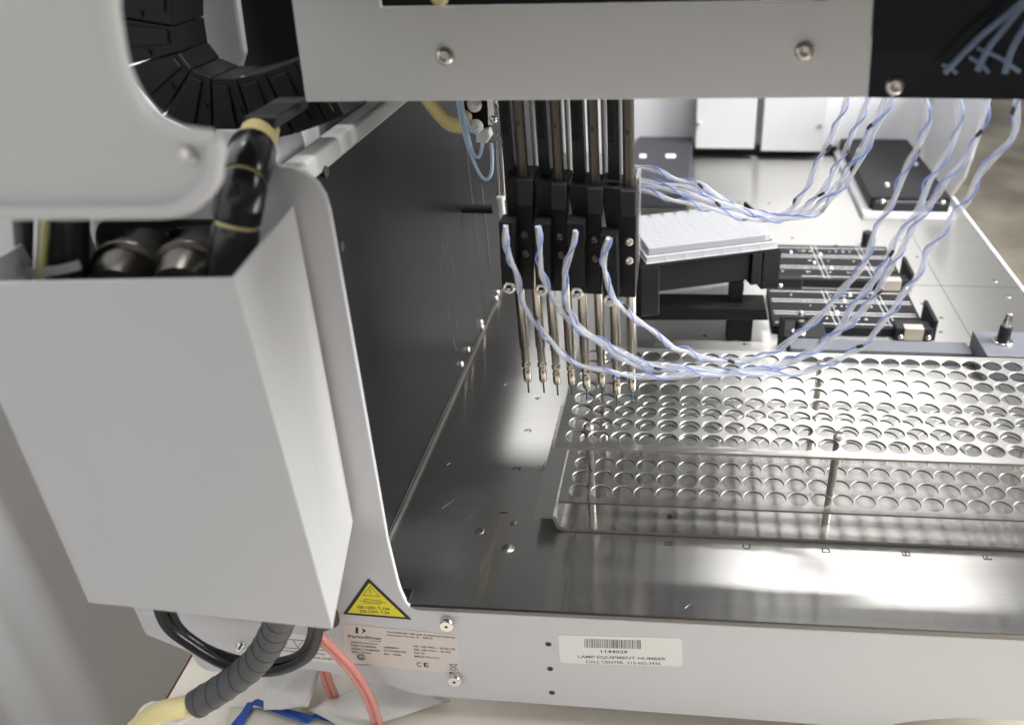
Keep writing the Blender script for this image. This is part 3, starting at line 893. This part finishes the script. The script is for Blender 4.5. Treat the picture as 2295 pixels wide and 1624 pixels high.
GR = 'tubing bundles behind the head'
bundle('tubing_bundle', r1, (62, 50), 'topmost rear tubing bundle where they leave the head, leftmost where they rise to the beam', GR, (.30, .45, .62, .8), 1.0, 24, 0, 2.0)
bundle('tubing_bundle', r2, (56, 46), 'second rear tubing bundle from the top at the head, second from left under the beam', GR, (.22, .36, .66, .8), 1.0, 25, 1.2, 2.0)
bundle('tubing_bundle', r3, (50, 42), 'third rear tubing bundle from the top at the head, third from left under the beam', GR, (.30, .44, .68, .86), 1.0, 26, 2.6, 2.0)
bundle('tubing_bundle', r4, (45, 38), 'lowest rear tubing bundle, passing nearest the clear microplate', GR, (.16, .38, .60, .74), 1.0, 24, 4, 2.0)
# blurred tubes in front of the black panel, upper right
for k, (pp, lab) in enumerate(((((2116, 165), (2150, 130), (2200, 80), (2250, 40), (2330, -25)), 'faint grey tube slanting up from the left side of the black panel'),
             (((2190, 160), (2215, 110), (2250, 65), (2300, 5), (2330, -20)), 'faint grey tube slanting across the middle of the black panel'),
             (((2252, 165), (2265, 120), (2285, 80), (2330, 10)), 'faint grey tube nearest the right border on the black panel'))):
    o = MB().tube(smooth(px(pp, 'Y', YBM - 10)), 1.5, 10).build('spare_tube', M['smoke'], None)
    tag(o, lab, 'tube', 'faint tubes crossing the black panel')
for k, (pp, lab) in enumerate(((((2112, 145), (2130, 152), (2145, 165)), 'short bent tube end left of two on the black panel'),
             (((2172, 128), (2200, 145), (2216, 163)), 'short bent tube end between the slanting tubes on the black panel'),
             (((2190, 108), (2240, 130), (2285, 162)), 'longer bent tube end at the right of the black panel'))):
    o = MB().tube(smooth(px(pp, 'Y', YBM - 6)), .9, 10).build('tube_end', M['smoke'], None)
    tag(o, lab, 'tube', 'tube ends on the black panel')

# ------------------------------------------------------------------ test tube rack
Rk = thing('tube_rack', (150, 50, 0), 'perforated stainless steel test tube rack with two tiers on the deck', 'tube rack')
NX, NY, PT, HR = 25, 8, 15.0, 6.75


def tier(zt, th, x0, x1, y0, y1):
    m_ = MB(); SEG = 32
    z0 = zt - th
    gx0 = -PT / 2; gy0 = -PT / 2
    for i in range(NX):
        for j in range(NY):
            cx, cy = i * PT, j * PT
            ring = []; sq = []; rin = []
            for k in range(SEG):
                a = 2 * math.pi * (k + .5) / SEG; c, s2 = math.cos(a), math.sin(a)
                ring.append((cx + (HR + .3) * c, cy + (HR + .3) * s2)); rin.append((cx + HR * c, cy + HR * s2))
                q_ = (PT / 2) / max(abs(c), abs(s2)); sq.append((cx + q_ * c, cy + q_ * s2))
            for z, flip in ((zt, False), (z0, True)):
                vs_ = [(p[0], p[1], z) for p in ring + sq]
                fs = []
                for k in range(SEG):
                    k2 = (k + 1) % SEG; f_ = (k, SEG + k, SEG + k2, k2)
                    fs.append(f_[::-1] if flip else f_)
                m_.add(vs_, fs, 0)
                # square corner gaps
                for (sx_, sy_) in ((1, 1), (-1, 1), (-1, -1), (1, -1)):
                    ang = math.atan2(sy_, sx_) % (2 * math.pi)
                    k = int(ang / (2 * math.pi) * SEG - .5) % SEG; k2 = (k + 1) % SEG
                    c4 = (cx + sx_ * PT / 2, cy + sy_ * PT / 2, z)
                    f_ = (0, 1, 2)
                    vv = [(*sq[k], z), c4, (*sq[k2], z)]
                    m_.add(vv, [f_[::-1] if flip else f_], 0)
            for za, zb, ra, rb_ in ((zt, zt - .3, ring, rin), (z0 + .3, z0, rin, ring)):
                m_.add([(p[0], p[1], za) for p in ra] + [(p[0], p[1], zb) for p in rb_], [(k, (k + 1) % SEG, SEG + (k + 1) % SEG, SEG + k) for k in range(SEG)], 2, True)
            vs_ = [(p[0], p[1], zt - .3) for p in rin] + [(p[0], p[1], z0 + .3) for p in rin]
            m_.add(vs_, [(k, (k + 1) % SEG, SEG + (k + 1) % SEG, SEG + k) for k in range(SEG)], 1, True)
    gx1 = gx0 + NX * PT; gy1 = gy0 + NY * PT
    # margins
    for (a, b) in (((x0, y0), (x1, gy0)), ((x0, gy1), (x1, y1)), ((x0, gy0), (gx0, gy1)), ((gx1, gy0), (x1, gy1))):
        m_.add([(a[0], a[1], zt), (b[0], a[1], zt), (b[0], b[1], zt), (a[0], b[1], zt)], [(0, 1, 2, 3)], 0)
        m_.add([(a[0], a[1], z0), (b[0], a[1], z0), (b[0], b[1], z0), (a[0], b[1], z0)], [(3, 2, 1, 0)], 0)
    P4 = [(x0, y0), (x1, y0), (x1, y1), (x0, y1)]
    for a, b in zip(P4, P4[1:] + P4[:1]):
        m_.add([(a[0], a[1], z0), (b[0], b[1], z0), (b[0], b[1], zt), (a[0], a[1], zt)], [(0, 1, 2, 3)], 1)
    return m_


tier(74.4, 1.9, -13, 374, -13, 117).build('top_tier', [M['rack'], M['edge'], M['rim']], Rk)
tier(27.5, 1.6, -13, 374, -12, 117).build('middle_tier', [M['rack2'], M['edge'], M['rim']], Rk)
# base tray with a stepped flange on the left
prof = [(376, 1.0), (-8, 1.0), (-12, 2.0), (-15, 5), (-16.5, 10), (-19, 12), (-31, 12)]
top = [V(x, -12, z + 2.0) for x, z in prof]
bt = MB()
n = len(prof)
P = []
prof_t = [(376, 3.0), (-9, 3.0), (-12.5, 4.5), (-14, 7), (-15, 12), (-17.5, 14), (-31, 14)]
prof_b = [(376, .4), (-9.6, .4), (-14.5, 2.0), (-16.5, 6), (-17.2, 10.3), (-19, 11.4), (-31, 11.4)]
for y in (-12, 122):
    for (x, z) in prof_t: P.append(V(x, y, z))
    for (x, z) in prof_b: P.append(V(x, y, z))
fs = []; ed = []
for i in range(n - 1):
    fs.append((i, i + 2 * n, i + 1 + 2 * n, i + 1)[::-1])
    fs.append((n + i, n + i + 2 * n, n + i + 1 + 2 * n, n + i + 1))
    ed.append((i, i + 1, n + i + 1, n + i)); ed.append((2 * n + i, 2 * n + n + i, 2 * n + n + i + 1, 2 * n + i + 1))
fs.append((n - 1, 3 * n - 1, 4 * n - 1, 2 * n - 1)); fs.append((0, n, 3 * n, 2 * n))
bt.add(P, fs, 0); bt.add(P, ed, 1)
btp = bt.build('base_tray', [M['rack2'], M['cutedge']], Rk)
c = at(1501, 1157, 'Z', 3.1); MB().cyl(c, c + V(0, 0, .1), 2.3, seg=20).build('hole', M['groove'], btp)
for i in (.5, 11.5, 22.5):
    for j in (.5, 6.5):
        x, y = i * PT, j * PT
        m_ = MB().lathe((x, y, 3), (x, y, 80), [(0, 2.75), (72.4, 2.75), (72.4, 3.4), (74, 3.4), (75.2, 2.9), (75.3, .01)], 24)
        m_.box((x - .45, y - 3, 78.25), (x + .45, y + 3, 78.45), 1, rot=(0, 0, 30))
        m_.build('post', [M['steel'], M['groove']], Rk)

# ------------------------------------------------------------------ black deck modules
def module(x0, x1, y0, y1, label, seed):
    o = thing('plate_holder', ((x0 + x1) / 2, (y0 + y1) / 2, 0), label, 'plate holder', 'black plate holders on the rear deck')
    rnd = random.Random(seed)
    bs = MB().box((x0, y0, .2), (x1, y1, 10)).build('base', M['module'], o, bevel=.8)
    ln = MB()
    H_ = y1 - y0
    for f_ in (.08, .30, .36, .62, .68, .90):
        y = y0 + H_ * f_
        ln.box((x0 + 3, y, 10.02), (x1 - 3, y + .9, 10.12))
    for xx in (.42, .78):
        for dx in (0, 5):
            a = x0 + (x1 - x0) * xx + dx
            ln.prism([V(a, y0 + 3, 10.14), V(a + .45, y0 + 3, 10.14), V(a + .45 - 5, y1 - 3, 10.14), V(a - 5, y1 - 3, 10.14)], (0, 0, .08))
    for k in range(4):
        a = x0 + (x1 - x0) * rnd.uniform(.15, .6); b = y0 + H_ * rnd.uniform(.1, .85)
        ln.box((a, b, 10.02), (a + 2, b + 7, 10.1))
    for k in range(22):
        a = x0 + (x1 - x0) * rnd.uniform(.05, .7); b = y0 + H_ * rnd.choice([.2, .52, .8])
        ln.box((a, b, 10.02), (a + rnd.uniform(.6, 1.6), b + 2, 10.1))
    ln.build('printed_lines', M['silk'], bs)
    # end bracket, clip and springs
    for a, b in (((x1 - 30, y0 - 6, .3), (x1 + 4.9, y0 + 10, 14)), ((x1 + 5, y0 - 4, .3), (x1 + 9, y0 + 40, 22)), ((x0 + 6, y0 - 6, .3), (x0 + 36, y0 + 4, 13))):
        MB().box(a, b).build('bracket', M['blackpl'], o, bevel=.8)
    m_ = MB(); m_.box((x1 - 22, y0 - 7.4, 1.5), (x1 - 4, y0 - 6.1, 13)); m_.box((x1 - 22, y0 - 7.4, 13.1), (x1 - 4, y0 + 2, 14.4))
    m_.build('clip', M['tan'], o, bevel=.3)
    for xx in (x1 - 25, x1 + 1, x0 + 12):
        m_ = MB(); m_.lathe((xx, y0 - 6, 5), (xx, y0 - 9, 5), [(0, 2.6), (1.6, 2.6), (2.4, 1.6), (2.4, .01)], 16); m_.build('screw', M['chrome'], o)
    return o


module(160, 304, 382, 476, 'rear one of the two black plate holders with printed white lines', 1)
module(156, 303, 276, 360, 'nearer one of the two black plate holders, beside the microplate stand', 2)
c = at(1941, 551, 'Z', 0)
o = MB().lathe(c, c + V(0, 0, 20), [(0, 6.5), (17, 6.5), (18, 5.8)], 24).build('knob', M['blackpl'], None)
tag(o, 'small round black knob standing behind the rear plate holder', 'knob')

# dark bar, pin block, pins
o = MB().box((168, 226, .3), (332, 246, 14)).build('locating_bar', M['slate'], None, bevel=.8)
tag(o, 'dark grey bar lying on the deck just behind the tube rack', 'bar')
t_ = thing('pin_block', (362, 226, 0), 'dark block with an upright steel locating pin at the right behind the rack', 'pin block')
MB().box((336, 204, .3), (392, 249, 25)).build('block', M['slate'], t_, bevel=.8)


def pin(c, par, k=1.0):
    m_ = MB().lathe(c, c + V(0, 0, 1), [(0, 9 * k), (1.2, 9 * k), (1.6, 8 * k)], 28); m_.build('washer', M['chrome'], par)
    m_ = MB().lathe(c + V(0, 0, 1.5), c + V(0, 0, 20), [(0, 5.6 * k), (14 * k, 5.3 * k), (15 * k, 4.6 * k)], 24); m_.build('collar', M['blackpl'], par)
    m_ = MB().lathe(c + V(0, 0, 16 * k), c + V(0, 0, 30), [(0, 4.7 * k), (.8, 4.9 * k), (1.5, 4.2 * k), (11 * k, 2.9 * k), (12.5 * k, 2.6 * k), (13 * k, 1.8 * k)], 10); m_.build('pin', M['steel'], par)


pin(at(2247, 765, 'Z', 25), t_)
t_ = thing('pin_bracket', (170, 240, 0), 'steel pin on a small black bracket below the microplate stand corner', 'pin bracket')
cB = at(1790, 745, 'Z', 14)
m_ = MB().box((cB.x - 14, cB.y - 8, .3), (cB.x + 26, cB.y + 22, 13.8)); m_.box((cB.x - 20, cB.y - 12, .3), (cB.x - 15, cB.y - 4, 34)); m_.box((cB.x - 20, cB.y - 12, 34.1), (cB.x + 10, cB.y - 10, 37))
m_.build('bracket', M['blackpl'], t_, bevel=.5)
pin(cB, t_, .8)

# ------------------------------------------------------------------ microplate on its stand
ang = math.atan2(at(1743, 555.5, 'Z', 90).y - at(1430, 594, 'Z', 90).y, at(1743, 555.5, 'Z', 90).x - at(1430, 594, 'Z', 90).x)
PC = at(1743, 555.5, 'Z', 90)
U = V(-math.cos(ang), -math.sin(ang), 0); Vv = V(-math.sin(ang), math.cos(ang), 0)


def pl(u, v, z): return PC + U * u + Vv * v + V(0, 0, z)


t_ = thing('plate_stand', (90, 290, 0), 'black angled stand holding the clear microplate above the deck', 'stand')
m_ = MB().prism([pl(-2, -2, -2), pl(132, -2, -2), pl(132, 90, -2), pl(-2, 90, -2)], (0, 0, 1.5))
m_.prism([pl(8, 1, -30), pl(122, 1, -30), pl(122, 88, -30), pl(8, 88, -30)], (0, 0, 27.5))
m_.build('nest', M['black'], t_, bevel=.6)
for (u, v, h) in ((-3, -3, 40), (116, -3, 52), (-3, 74, 34), (116, 74, 34), (16, -3, 34)):
    m_ = MB().prism([pl(u, v, -h), pl(u + (18 if u != 16 else 10), v, -h), pl(u + (18 if u != 16 else 10), v + 18, -h), pl(u, v + 18, -h)], (0, 0, h - 2.1))
    m_.build('corner_post', M['black'], t_, bevel=.8)
# raised corner guard at the back right
m_ = MB().prism([pl(-5, 60, -6), pl(-2.2, 60, -6), pl(-2.2, 92, -6), pl(-5, 92, -6)], (0, 0, 18)); m_.build('guard', M['black'], t_, bevel=.5)
YSn = 258
m_ = MB().prism(px([(1405, 688), (1716, 692), (1722, 718), (1405, 718)], 'Y', YSn), (0, 30, 0)); m_.build('shelf', M['black'], t_, bevel=.8)
a = at(1632, 716, 'Y', YSn + 4); b = at(1688, 716, 'Y', YSn + 4)
MB().box((a.x, YSn + 4, .3), (b.x, YSn + 24, a.z + 2)).build('leg', M['black'], t_, bevel=.8)
a = at(1632, 640, 'Y', YSn + 26); b = at(1665, 640, 'Y', YSn + 26)
MB().box((a.x, YSn + 12, a.z - 60), (b.x, YSn + 28, a.z + 10)).build('riser', M['black'], t_, bevel=.8)

t_ = thing('microplate', PC, 'clear plastic 96 well microplate lying on the angled black stand', 'microplate')
# skirt
m_ = MB()
oP = [(0, 0), (127.7, 0), (127.7, 85.5), (0, 85.5)]
iP = [(1.5, 1.5), (126.2, 1.5), (126.2, 84), (1.5, 84)]
for z0, z1 in ((0, 6.5),):
    vs_ = [pl(u, v, z0) for u, v in oP] + [pl(u, v, z1) for u, v in oP] + [pl(u, v, z0) for u, v in iP] + [pl(u, v, z1) for u, v in iP]
    m_.add(vs_, [(k, k + 4, (k + 1) % 4 + 4, (k + 1) % 4) for k in range(4)] + [(k + 8, (k + 1) % 4 + 8, (k + 1) % 4 + 12, k + 12) for k in range(4)] + [(k, (k + 1) % 4, (k + 1) % 4 + 8, k + 8) for k in range(4)])
m_.add([pl(u, v, 6.5) for u, v in oP] + [pl(u, v, 6.5) for u, v in ((3, 3), (124.7, 3), (124.7, 82.5), (3, 82.5))], [(k, k + 4, (k + 1) % 4 + 4, (k + 1) % 4) for k in range(4)])
for k in range(1, 7):
    u = k * 18.2; m_.prism([pl(u, -.02, .3), pl(u + .7, -.02, .3), pl(u + .7, -.02, 6.4), pl(u, -.02, 6.4)], -Vv * .8)
m_.build('skirt', M['micro'], t_, bevel=.3)
rim = MB()
for z in (.2, 6.6):
    for a, b in zip(oP, oP[1:] + oP[:1]): rim.cyl(pl(*a, z), pl(*b, z), .45, seg=8)
rim.build('rim', M['bright'], t_)
m_ = MB()
up_o = rounded([pl(3, 3, 6.7), pl(124.7, 3, 6.7), pl(124.7, 82.5, 6.7), pl(3, 82.5, 6.7)], [9, 0, 0, 9], 2)
m_.prism(up_o, (0, 0, 6.6)); m_.build('upper_body', M['microw'], t_, bevel=.5)
wl_ = MB()
for i in range(12):
    for j in range(8):
        c = pl(14.4 + 9 * i, 11.2 + 9 * j, 13.4)
        wl_.lathe(c, c + V(0, 0, 1), [(-.05, 3.3), (.03, 3.6), (.03, 3.9), (-.05, 4.0)], 16, 0, False)
        wl_.cyl(c + V(0, 0, -.04), c + V(0, 0, .02), 3.0, seg=16)
tag(wl_.build('wells', M['microw'], t_), None)
lt = MB()
for j, s_ in enumerate('ABCDEFG'):
    c = pl(120.5 - 3 - 13 * j, 79, 13.6)
    lt.prism([c, c - U * 5, c - U * 5 + Vv * 1, c + Vv * 1], (0, 0, .2)); c2_ = c - U * 2
    lt.prism([c2_, c2_ - U * 1, c2_ - U * 1 - Vv * 5, c2_ - Vv * 5], (0, 0, .2))
lt.build('well_marks', M['slate'], t_)

# ------------------------------------------------------------------ rear long black units
t_ = thing('storage_track', (20, 850, 0), 'long black track unit with white slots behind the pipetting head', 'track')
MB().box((-40, 596, .3), (72, 860, 6)).build('base', M['edge'], t_, bevel=1)
MB().prism([V(-44, 600, 6.1), V(68, 600, 6.1), V(76, 858, 6.1), V(-10, 858, 6.1)], (0, 0, 20)).build('cover', M['slate2'], t_, bevel=1)
for x0, x1 in ((1434, 1448), (1492, 1514)):
    q = px([(x0, 346), (x1, 346), (x1, 354), (x0, 354)], 'Z', 26.3); MB().prism(q, (0, 0, .3)).build('slot', M['silk'], t_)
MB().prism(px([(1507, 228), (1516, 228), (1518, 240), (1508, 240)], 'Z', 34), (0, 0, -6)).build('key', M['redk'], t_)
for x, y in ((1462, 248), (1535, 250), (1455, 320), (1520, 320)):
    c = at(x, y, 'Z', 26.2); MB().cyl(c, c + V(0, 0, .6), 2.4, seg=12).build('screw', M['edge'], t_)
t_ = thing('slide_track', (360, 880, 0), 'long black track unit on a pale base at the right rear of the deck', 'track')
MB().box((296, 586, .3), (414, 860, 9)).build('base', M['bright'], t_, bevel=1)
MB().box((306, 600, 9.1), (408, 860, 26)).build('cover', M['module'], t_, bevel=1)
MB().box((309, 592, 9.2), (405, 599.5, 20)).build('end_block', M['blackpl'], t_, bevel=1)
MB().box((312, 595, 20.2), (402, 599, 22)).build('clamp_strip', M['chrome'], t_, bevel=.3)
for (x, y) in ((320, 594), (396, 594)):
    MB().ball((x, y, 22), 3.4).build('screw', M['chrome'], t_)
for (x, y) in ((334, 640), (392, 730), (322, 790), (396, 900), (330, 900)):
    MB().cyl((x, y, 26.1), (x, y, 30), 2.8, seg=14).build('standoff', M['silk'] if y < 800 else M['edge'], t_)
for xa, xb, lab in (((78.5, 165), (82, 170), 'left one of two white cabinet fronts behind the deck, beside the black track'), ((178.5, 270), (186, 277), 'right one of two white cabinet fronts behind the deck')):
    pass
for (x0, x1, z0, lab) in ((79, 169, 19, 'left one of two white panels standing behind the deck'), (180, 274, 16, 'right one of two white panels standing behind the deck')):
    o = MB().box((x0, 822, z0), (x1, 846, 150)).build('rear_module', M['bright'], None, bevel=1.2)
    tag(o, lab, 'panel', 'white panels behind the deck')
    xx = x0 + 4 if x0 < 100 else x1 - 6
    MB().lathe((xx, 822, 58), (xx, 816, 58), [(0, 3), (4, 3), (5, 2)], 14).build('screw', M['chrome'], o)

# ------------------------------------------------------------------ wash hardware left of the head
YW = 64
t_ = thing('wash_fitting', at(1100, 320, 'Y', YW), 'white tube fittings on a small black manifold left of the pipetting head', 'fitting')
MB().prism(px([(1035, 190), (1100, 190), (1100, 290), (1045, 285)], 'Y', YW + 8), (0, 10, 0)).build('manifold', M['black'], t_, bevel=.8)
MB().prism(px([(1090, 190), (1112, 190), (1104, 280), (1094, 282)], 'Y', YW + 3), (0, 4, 0)).build('bracket', M['chrome'], t_, bevel=.4)
for x, y, r in ((1063, 235, 4.6), (1067, 284, 4.6), (1043, 262, 4.2)):
    c = at(x, y, 'Y', YW); m_ = MB().ball(c, r, sq=.8, ax=(0, 1, 0)); m_.build('fitting_cap', M['knobw'] if x != 1043 else M['cream'], t_)
MB().prism(px([(1066, 300), (1095, 290), (1100, 308), (1090, 322), (1066, 320)], 'Y', YW - 2), (0, 8, 0)).build('elbow', M['knobw'], t_, bevel=.8)
o = MB().tube(smooth(px([(940, 190), (962, 225), (985, 255), (1010, 278), (1042, 284)], 'Y', YW - 4)), 4.6, 18).build('yellow_hose', M['creamd'], None)
tag(o, 'pale yellow hose curving down from under the beam to the white fittings', 'hose')
for pts_, lab in (([(1022, 190), (1028, 240), (1040, 300), (1055, 345), (1072, 385), (1088, 402), (1100, 390), (1103, 355), (1101, 322)], 'pale blue thin tube with the lower loop under the white fittings'),
                  ([(1032, 190), (1038, 250), (1050, 310), (1062, 345), (1072, 352), (1078, 340), (1081, 322)], 'pale blue thin tube with the short upper loop under the white fittings'),
                  ([(1012, 190), (1030, 230), (1045, 270), (1055, 292), (1066, 292), (1070, 285)], 'pale blue thin tube ending at the lower white round cap')):
    o = MB().tube(smooth(px(pts_, 'Y', YW - 8)), 1.15, 10).build('thin_tube', M['paleblue'], None); tag(o, lab, 'tube', 'thin pale blue tubes by the white fittings')
t_ = thing('gripper_rod', at(1125, 480, 'Y', YW - 8), 'slim polished steel rod with a ball joint left of the pipetting head', 'rod')
for xo in (0, 12):
    MB().cyl(at(1108 + xo * .5, 190, 'Y', YW - 4), at(1118 + xo, 440, 'Y', YW - 4), .9, seg=12).build('rod', M['steel'], t_)
MB().ball(at(1118, 232, 'Y', YW - 6), 3.4).build('joint', M['chrome'], t_); MB().ball(at(1106, 268, 'Y', YW - 6), 2.6).build('joint', M['chrome'], t_)
m_ = MB(); a = at(1122, 440, 'Y', YW - 6); m_.lathe(a, a + V(0, 0, -20), [(0, 2.6), (2, 3), (3, 2.2), (14, 2.2), (16, 1.5)], 16); m_.build('rod_end', M['knobw'], t_)
t_ = None

# ------------------------------------------------------------------ things under and in front of the robot, lower left
hp_ = smooth([at(650, 1330, 'Y', -128), at(625, 1395, 'Y', -128), at(597, 1450, 'Y', -130), at(560, 1495, 'Y', -134), at(500, 1540, 'Y', -140), at(438, 1578, 'Y', -146)], 12)
t_ = thing('sleeved_hose', hp_[-1], 'grey spiral wrapped hose leaving below the white cover, over the bench', 'hose')
hp_ = resample(hp_, 1.0)
n = len(hp_)
MB().tube(hp_, [8.6] * (n - 1) + [8.2], 26).build('sleeve', M['sleeve'], t_)
bands = MB()
i = 4
while i < n - 6:
    d = (hp_[i + 1] - hp_[i]).normalized()
    a = V(0, -1, 0); a = (a - d * a.dot(d)).normalized(); b = d.cross(a)
    ring = []
    for k in range(25):
        th = 2 * math.pi * k / 24
        ring.append(hp_[i] + d * (3.0 * math.cos(th + .6)) + (a * math.cos(th) + b * math.sin(th)) * 8.62)
    bands.tube(ring, .33, 5)
    i += 9
bands.build('wrap_edge', M['print_'], t_)
MB().tube(smooth([hp_[-2], at(400, 1585, 'Y', -150), at(345, 1600, 'Y', -154), at(295, 1645, 'Y', -160)], 10), 6.2, 20).build('cream_hose', M['cream'], t_)
MB().tube(smooth([hp_[-2] + V(2, 1, -4), at(405, 1612, 'Y', -146), at(380, 1605, 'Y', -146)], 10), 2.2, 12).build('thin_tube', M['knobw'], t_)
MB().tube(smooth([at(372, 1585, 'Y', -146), at(340, 1580, 'Y', -146), at(318, 1596, 'Y', -146), at(305, 1625, 'Y', -146)], 10), 2.4, 12).build('thin_tube', M['knobw'], t_)

for k, (dy, dz, lab) in enumerate(((0, 0, 'inner black cable of the loop hanging below the white cover'), (-6, -9, 'outer black cable of the loop hanging below the white cover'))):
    pts_ = [(340 + 24 * (1 - k), 1300), (370 + 22 * (1 - k), 1395), (430 + 12 * (1 - k), 1446 - 4 * (1 - k)), (500, 1487 - 18 * (1 - k)), (560, 1503 - 20 * (1 - k)), (630, 1500 - 18 * (1 - k)), (690 - 12 * (1 - k), 1470 - 8 * (1 - k)), (712 - 12 * (1 - k), 1420), (712 - 12 * (1 - k), 1360)]
    o = MB().tube(smooth(px(pts_, 'Y', -108 + dy)), 3.2, 14).build('power_cable', M['cable'], None)
    tag(o, lab, 'cable', 'black cable loop below the cover')
o = MB().tube(smooth(px([(735, 1340), (752, 1388), (740, 1400), (725, 1405)], 'Y', -98)), 2.6, 12).build('cable_stub', M['cable'], None)
tag(o, 'short black cable end peeking out at the lower right corner of the white cover', 'cable')
# red tubing
def red(pts_, yv, lab):
    o = thing('red_tubing', at(*pts_[-1], 'Y', yv), lab, 'tubing', 'red twin tubing')
    for off in (-2.1, 2.1):
        P = smooth(px(pts_, 'Y', yv), 8); Q = []
        for i, p in enumerate(P):
            d = (P[min(i + 1, len(P) - 1)] - P[max(i - 1, 0)]).normalized(); nn = V(0, 1, 0).cross(d).normalized()
            Q.append(p + nn * off)
        MB().tube(Q, 2.05, 14).build('tube', M['red'], o)


red([(690, 1370), (715, 1425), (755, 1465), (795, 1510), (825, 1560), (842, 1610), (850, 1660)], -97, 'red twin tubing curving in front of the white panel beside the rating label')
red([(722, 1485), (735, 1530), (755, 1575), (780, 1640)], -76, 'red twin tubing passing behind the panel bottom edge beside the white paper')

# paper and tape on the bench
zb = ZB + .5
def sheet(pts_, z, mtl, name, lab, cat, lift=3, nsub=10):
    """a bent sheet following four picture corners on the bench"""
    a, b, c, d = px(pts_, 'Z', z)
    m_ = MB(); vs_ = []
    for i in range(nsub + 1):
        for j in range(nsub + 1):
            u, v = i / nsub, j / nsub
            p = (a * (1 - u) + b * u) * (1 - v) + (d * (1 - u) + c * u) * v
            vs_.append(p + V(0, 0, lift * math.sin(u * 3.1 + v) * math.sin(v * 3.1) + .6 * math.sin(9 * u + 7 * v)))
    fs = [(i * (nsub + 1) + j, (i + 1) * (nsub + 1) + j, (i + 1) * (nsub + 1) + j + 1, i * (nsub + 1) + j + 1) for i in range(nsub) for j in range(nsub)]
    m_.add(vs_, fs, 0, True); o = m_.build(name, mtl, None)
    s2 = o.modifiers.new('s', 'SOLIDIFY'); s2.thickness = .0003
    return tag(o, lab, cat)


sheet([(590, 1500), (725, 1480), (690, 1582), (592, 1592)], ZB + 14, M['paper'], 'paper_towel', 'white paper strip standing up between the black cables and the red tubing', 'paper', 2)
sheet([(690, 1590), (885, 1500), (1010, 1570), (780, 1640)], ZB + 6, M['paper'], 'paper_sheet', 'creased white paper sheet sliding under the front panel edge', 'paper', 4)
sheet([(515, 1582), (840, 1606), (900, 1760), (480, 1760)], ZB + 3, mat('taped_paper', (.66, .62, .53), .8, var=.04), 'taped_note', 'cream paper held by blue tape at the bottom edge', 'paper', 1)
for pts_, lab in (([(576, 1566), (553, 1575), (505, 1640), (530, 1650)], 'short strip of blue masking tape slanting down from the tape corner'),
                  ([(560, 1576), (578, 1566), (705, 1606), (690, 1622)], 'strip of blue masking tape along the paper top, left part'),
                  ([(690, 1606), (705, 1600), (850, 1618), (835, 1640)], 'strip of blue masking tape running on to the red tubing')):
    sheet(pts_, ZB + 6, M['tape'], 'masking_tape', lab, 'tape', .5, 6)

# crumpled sheet, far lower left
vs_ = []; n = 26
for i in range(n + 1):
    for j in range(n + 1):
        u, v = i / n, j / n
        x = -480 + 120 * u * (1 - .2 * v); z = -480 + 180 * v
        y = -330 + 260 * u + 30 * math.sin(7 * u + 3 * v)
        vs_.append(V(x + 14 * math.sin(9 * u + 4 * v), y, z + 16 * math.sin(11 * u - 5 * v)))
fs = [(i * (n + 1) + j, (i + 1) * (n + 1) + j, (i + 1) * (n + 1) + j + 1, i * (n + 1) + j + 1) for i in range(n) for j in range(n)]
o = MB().add(vs_, fs, 0, True).build('plastic_sheet', M['paper'], None)
tag(o, 'crumpled white sheet lying low beside the bench, out of focus', 'sheet')

for o in list(scene.objects):
    if '_org' in o: del o['_org']
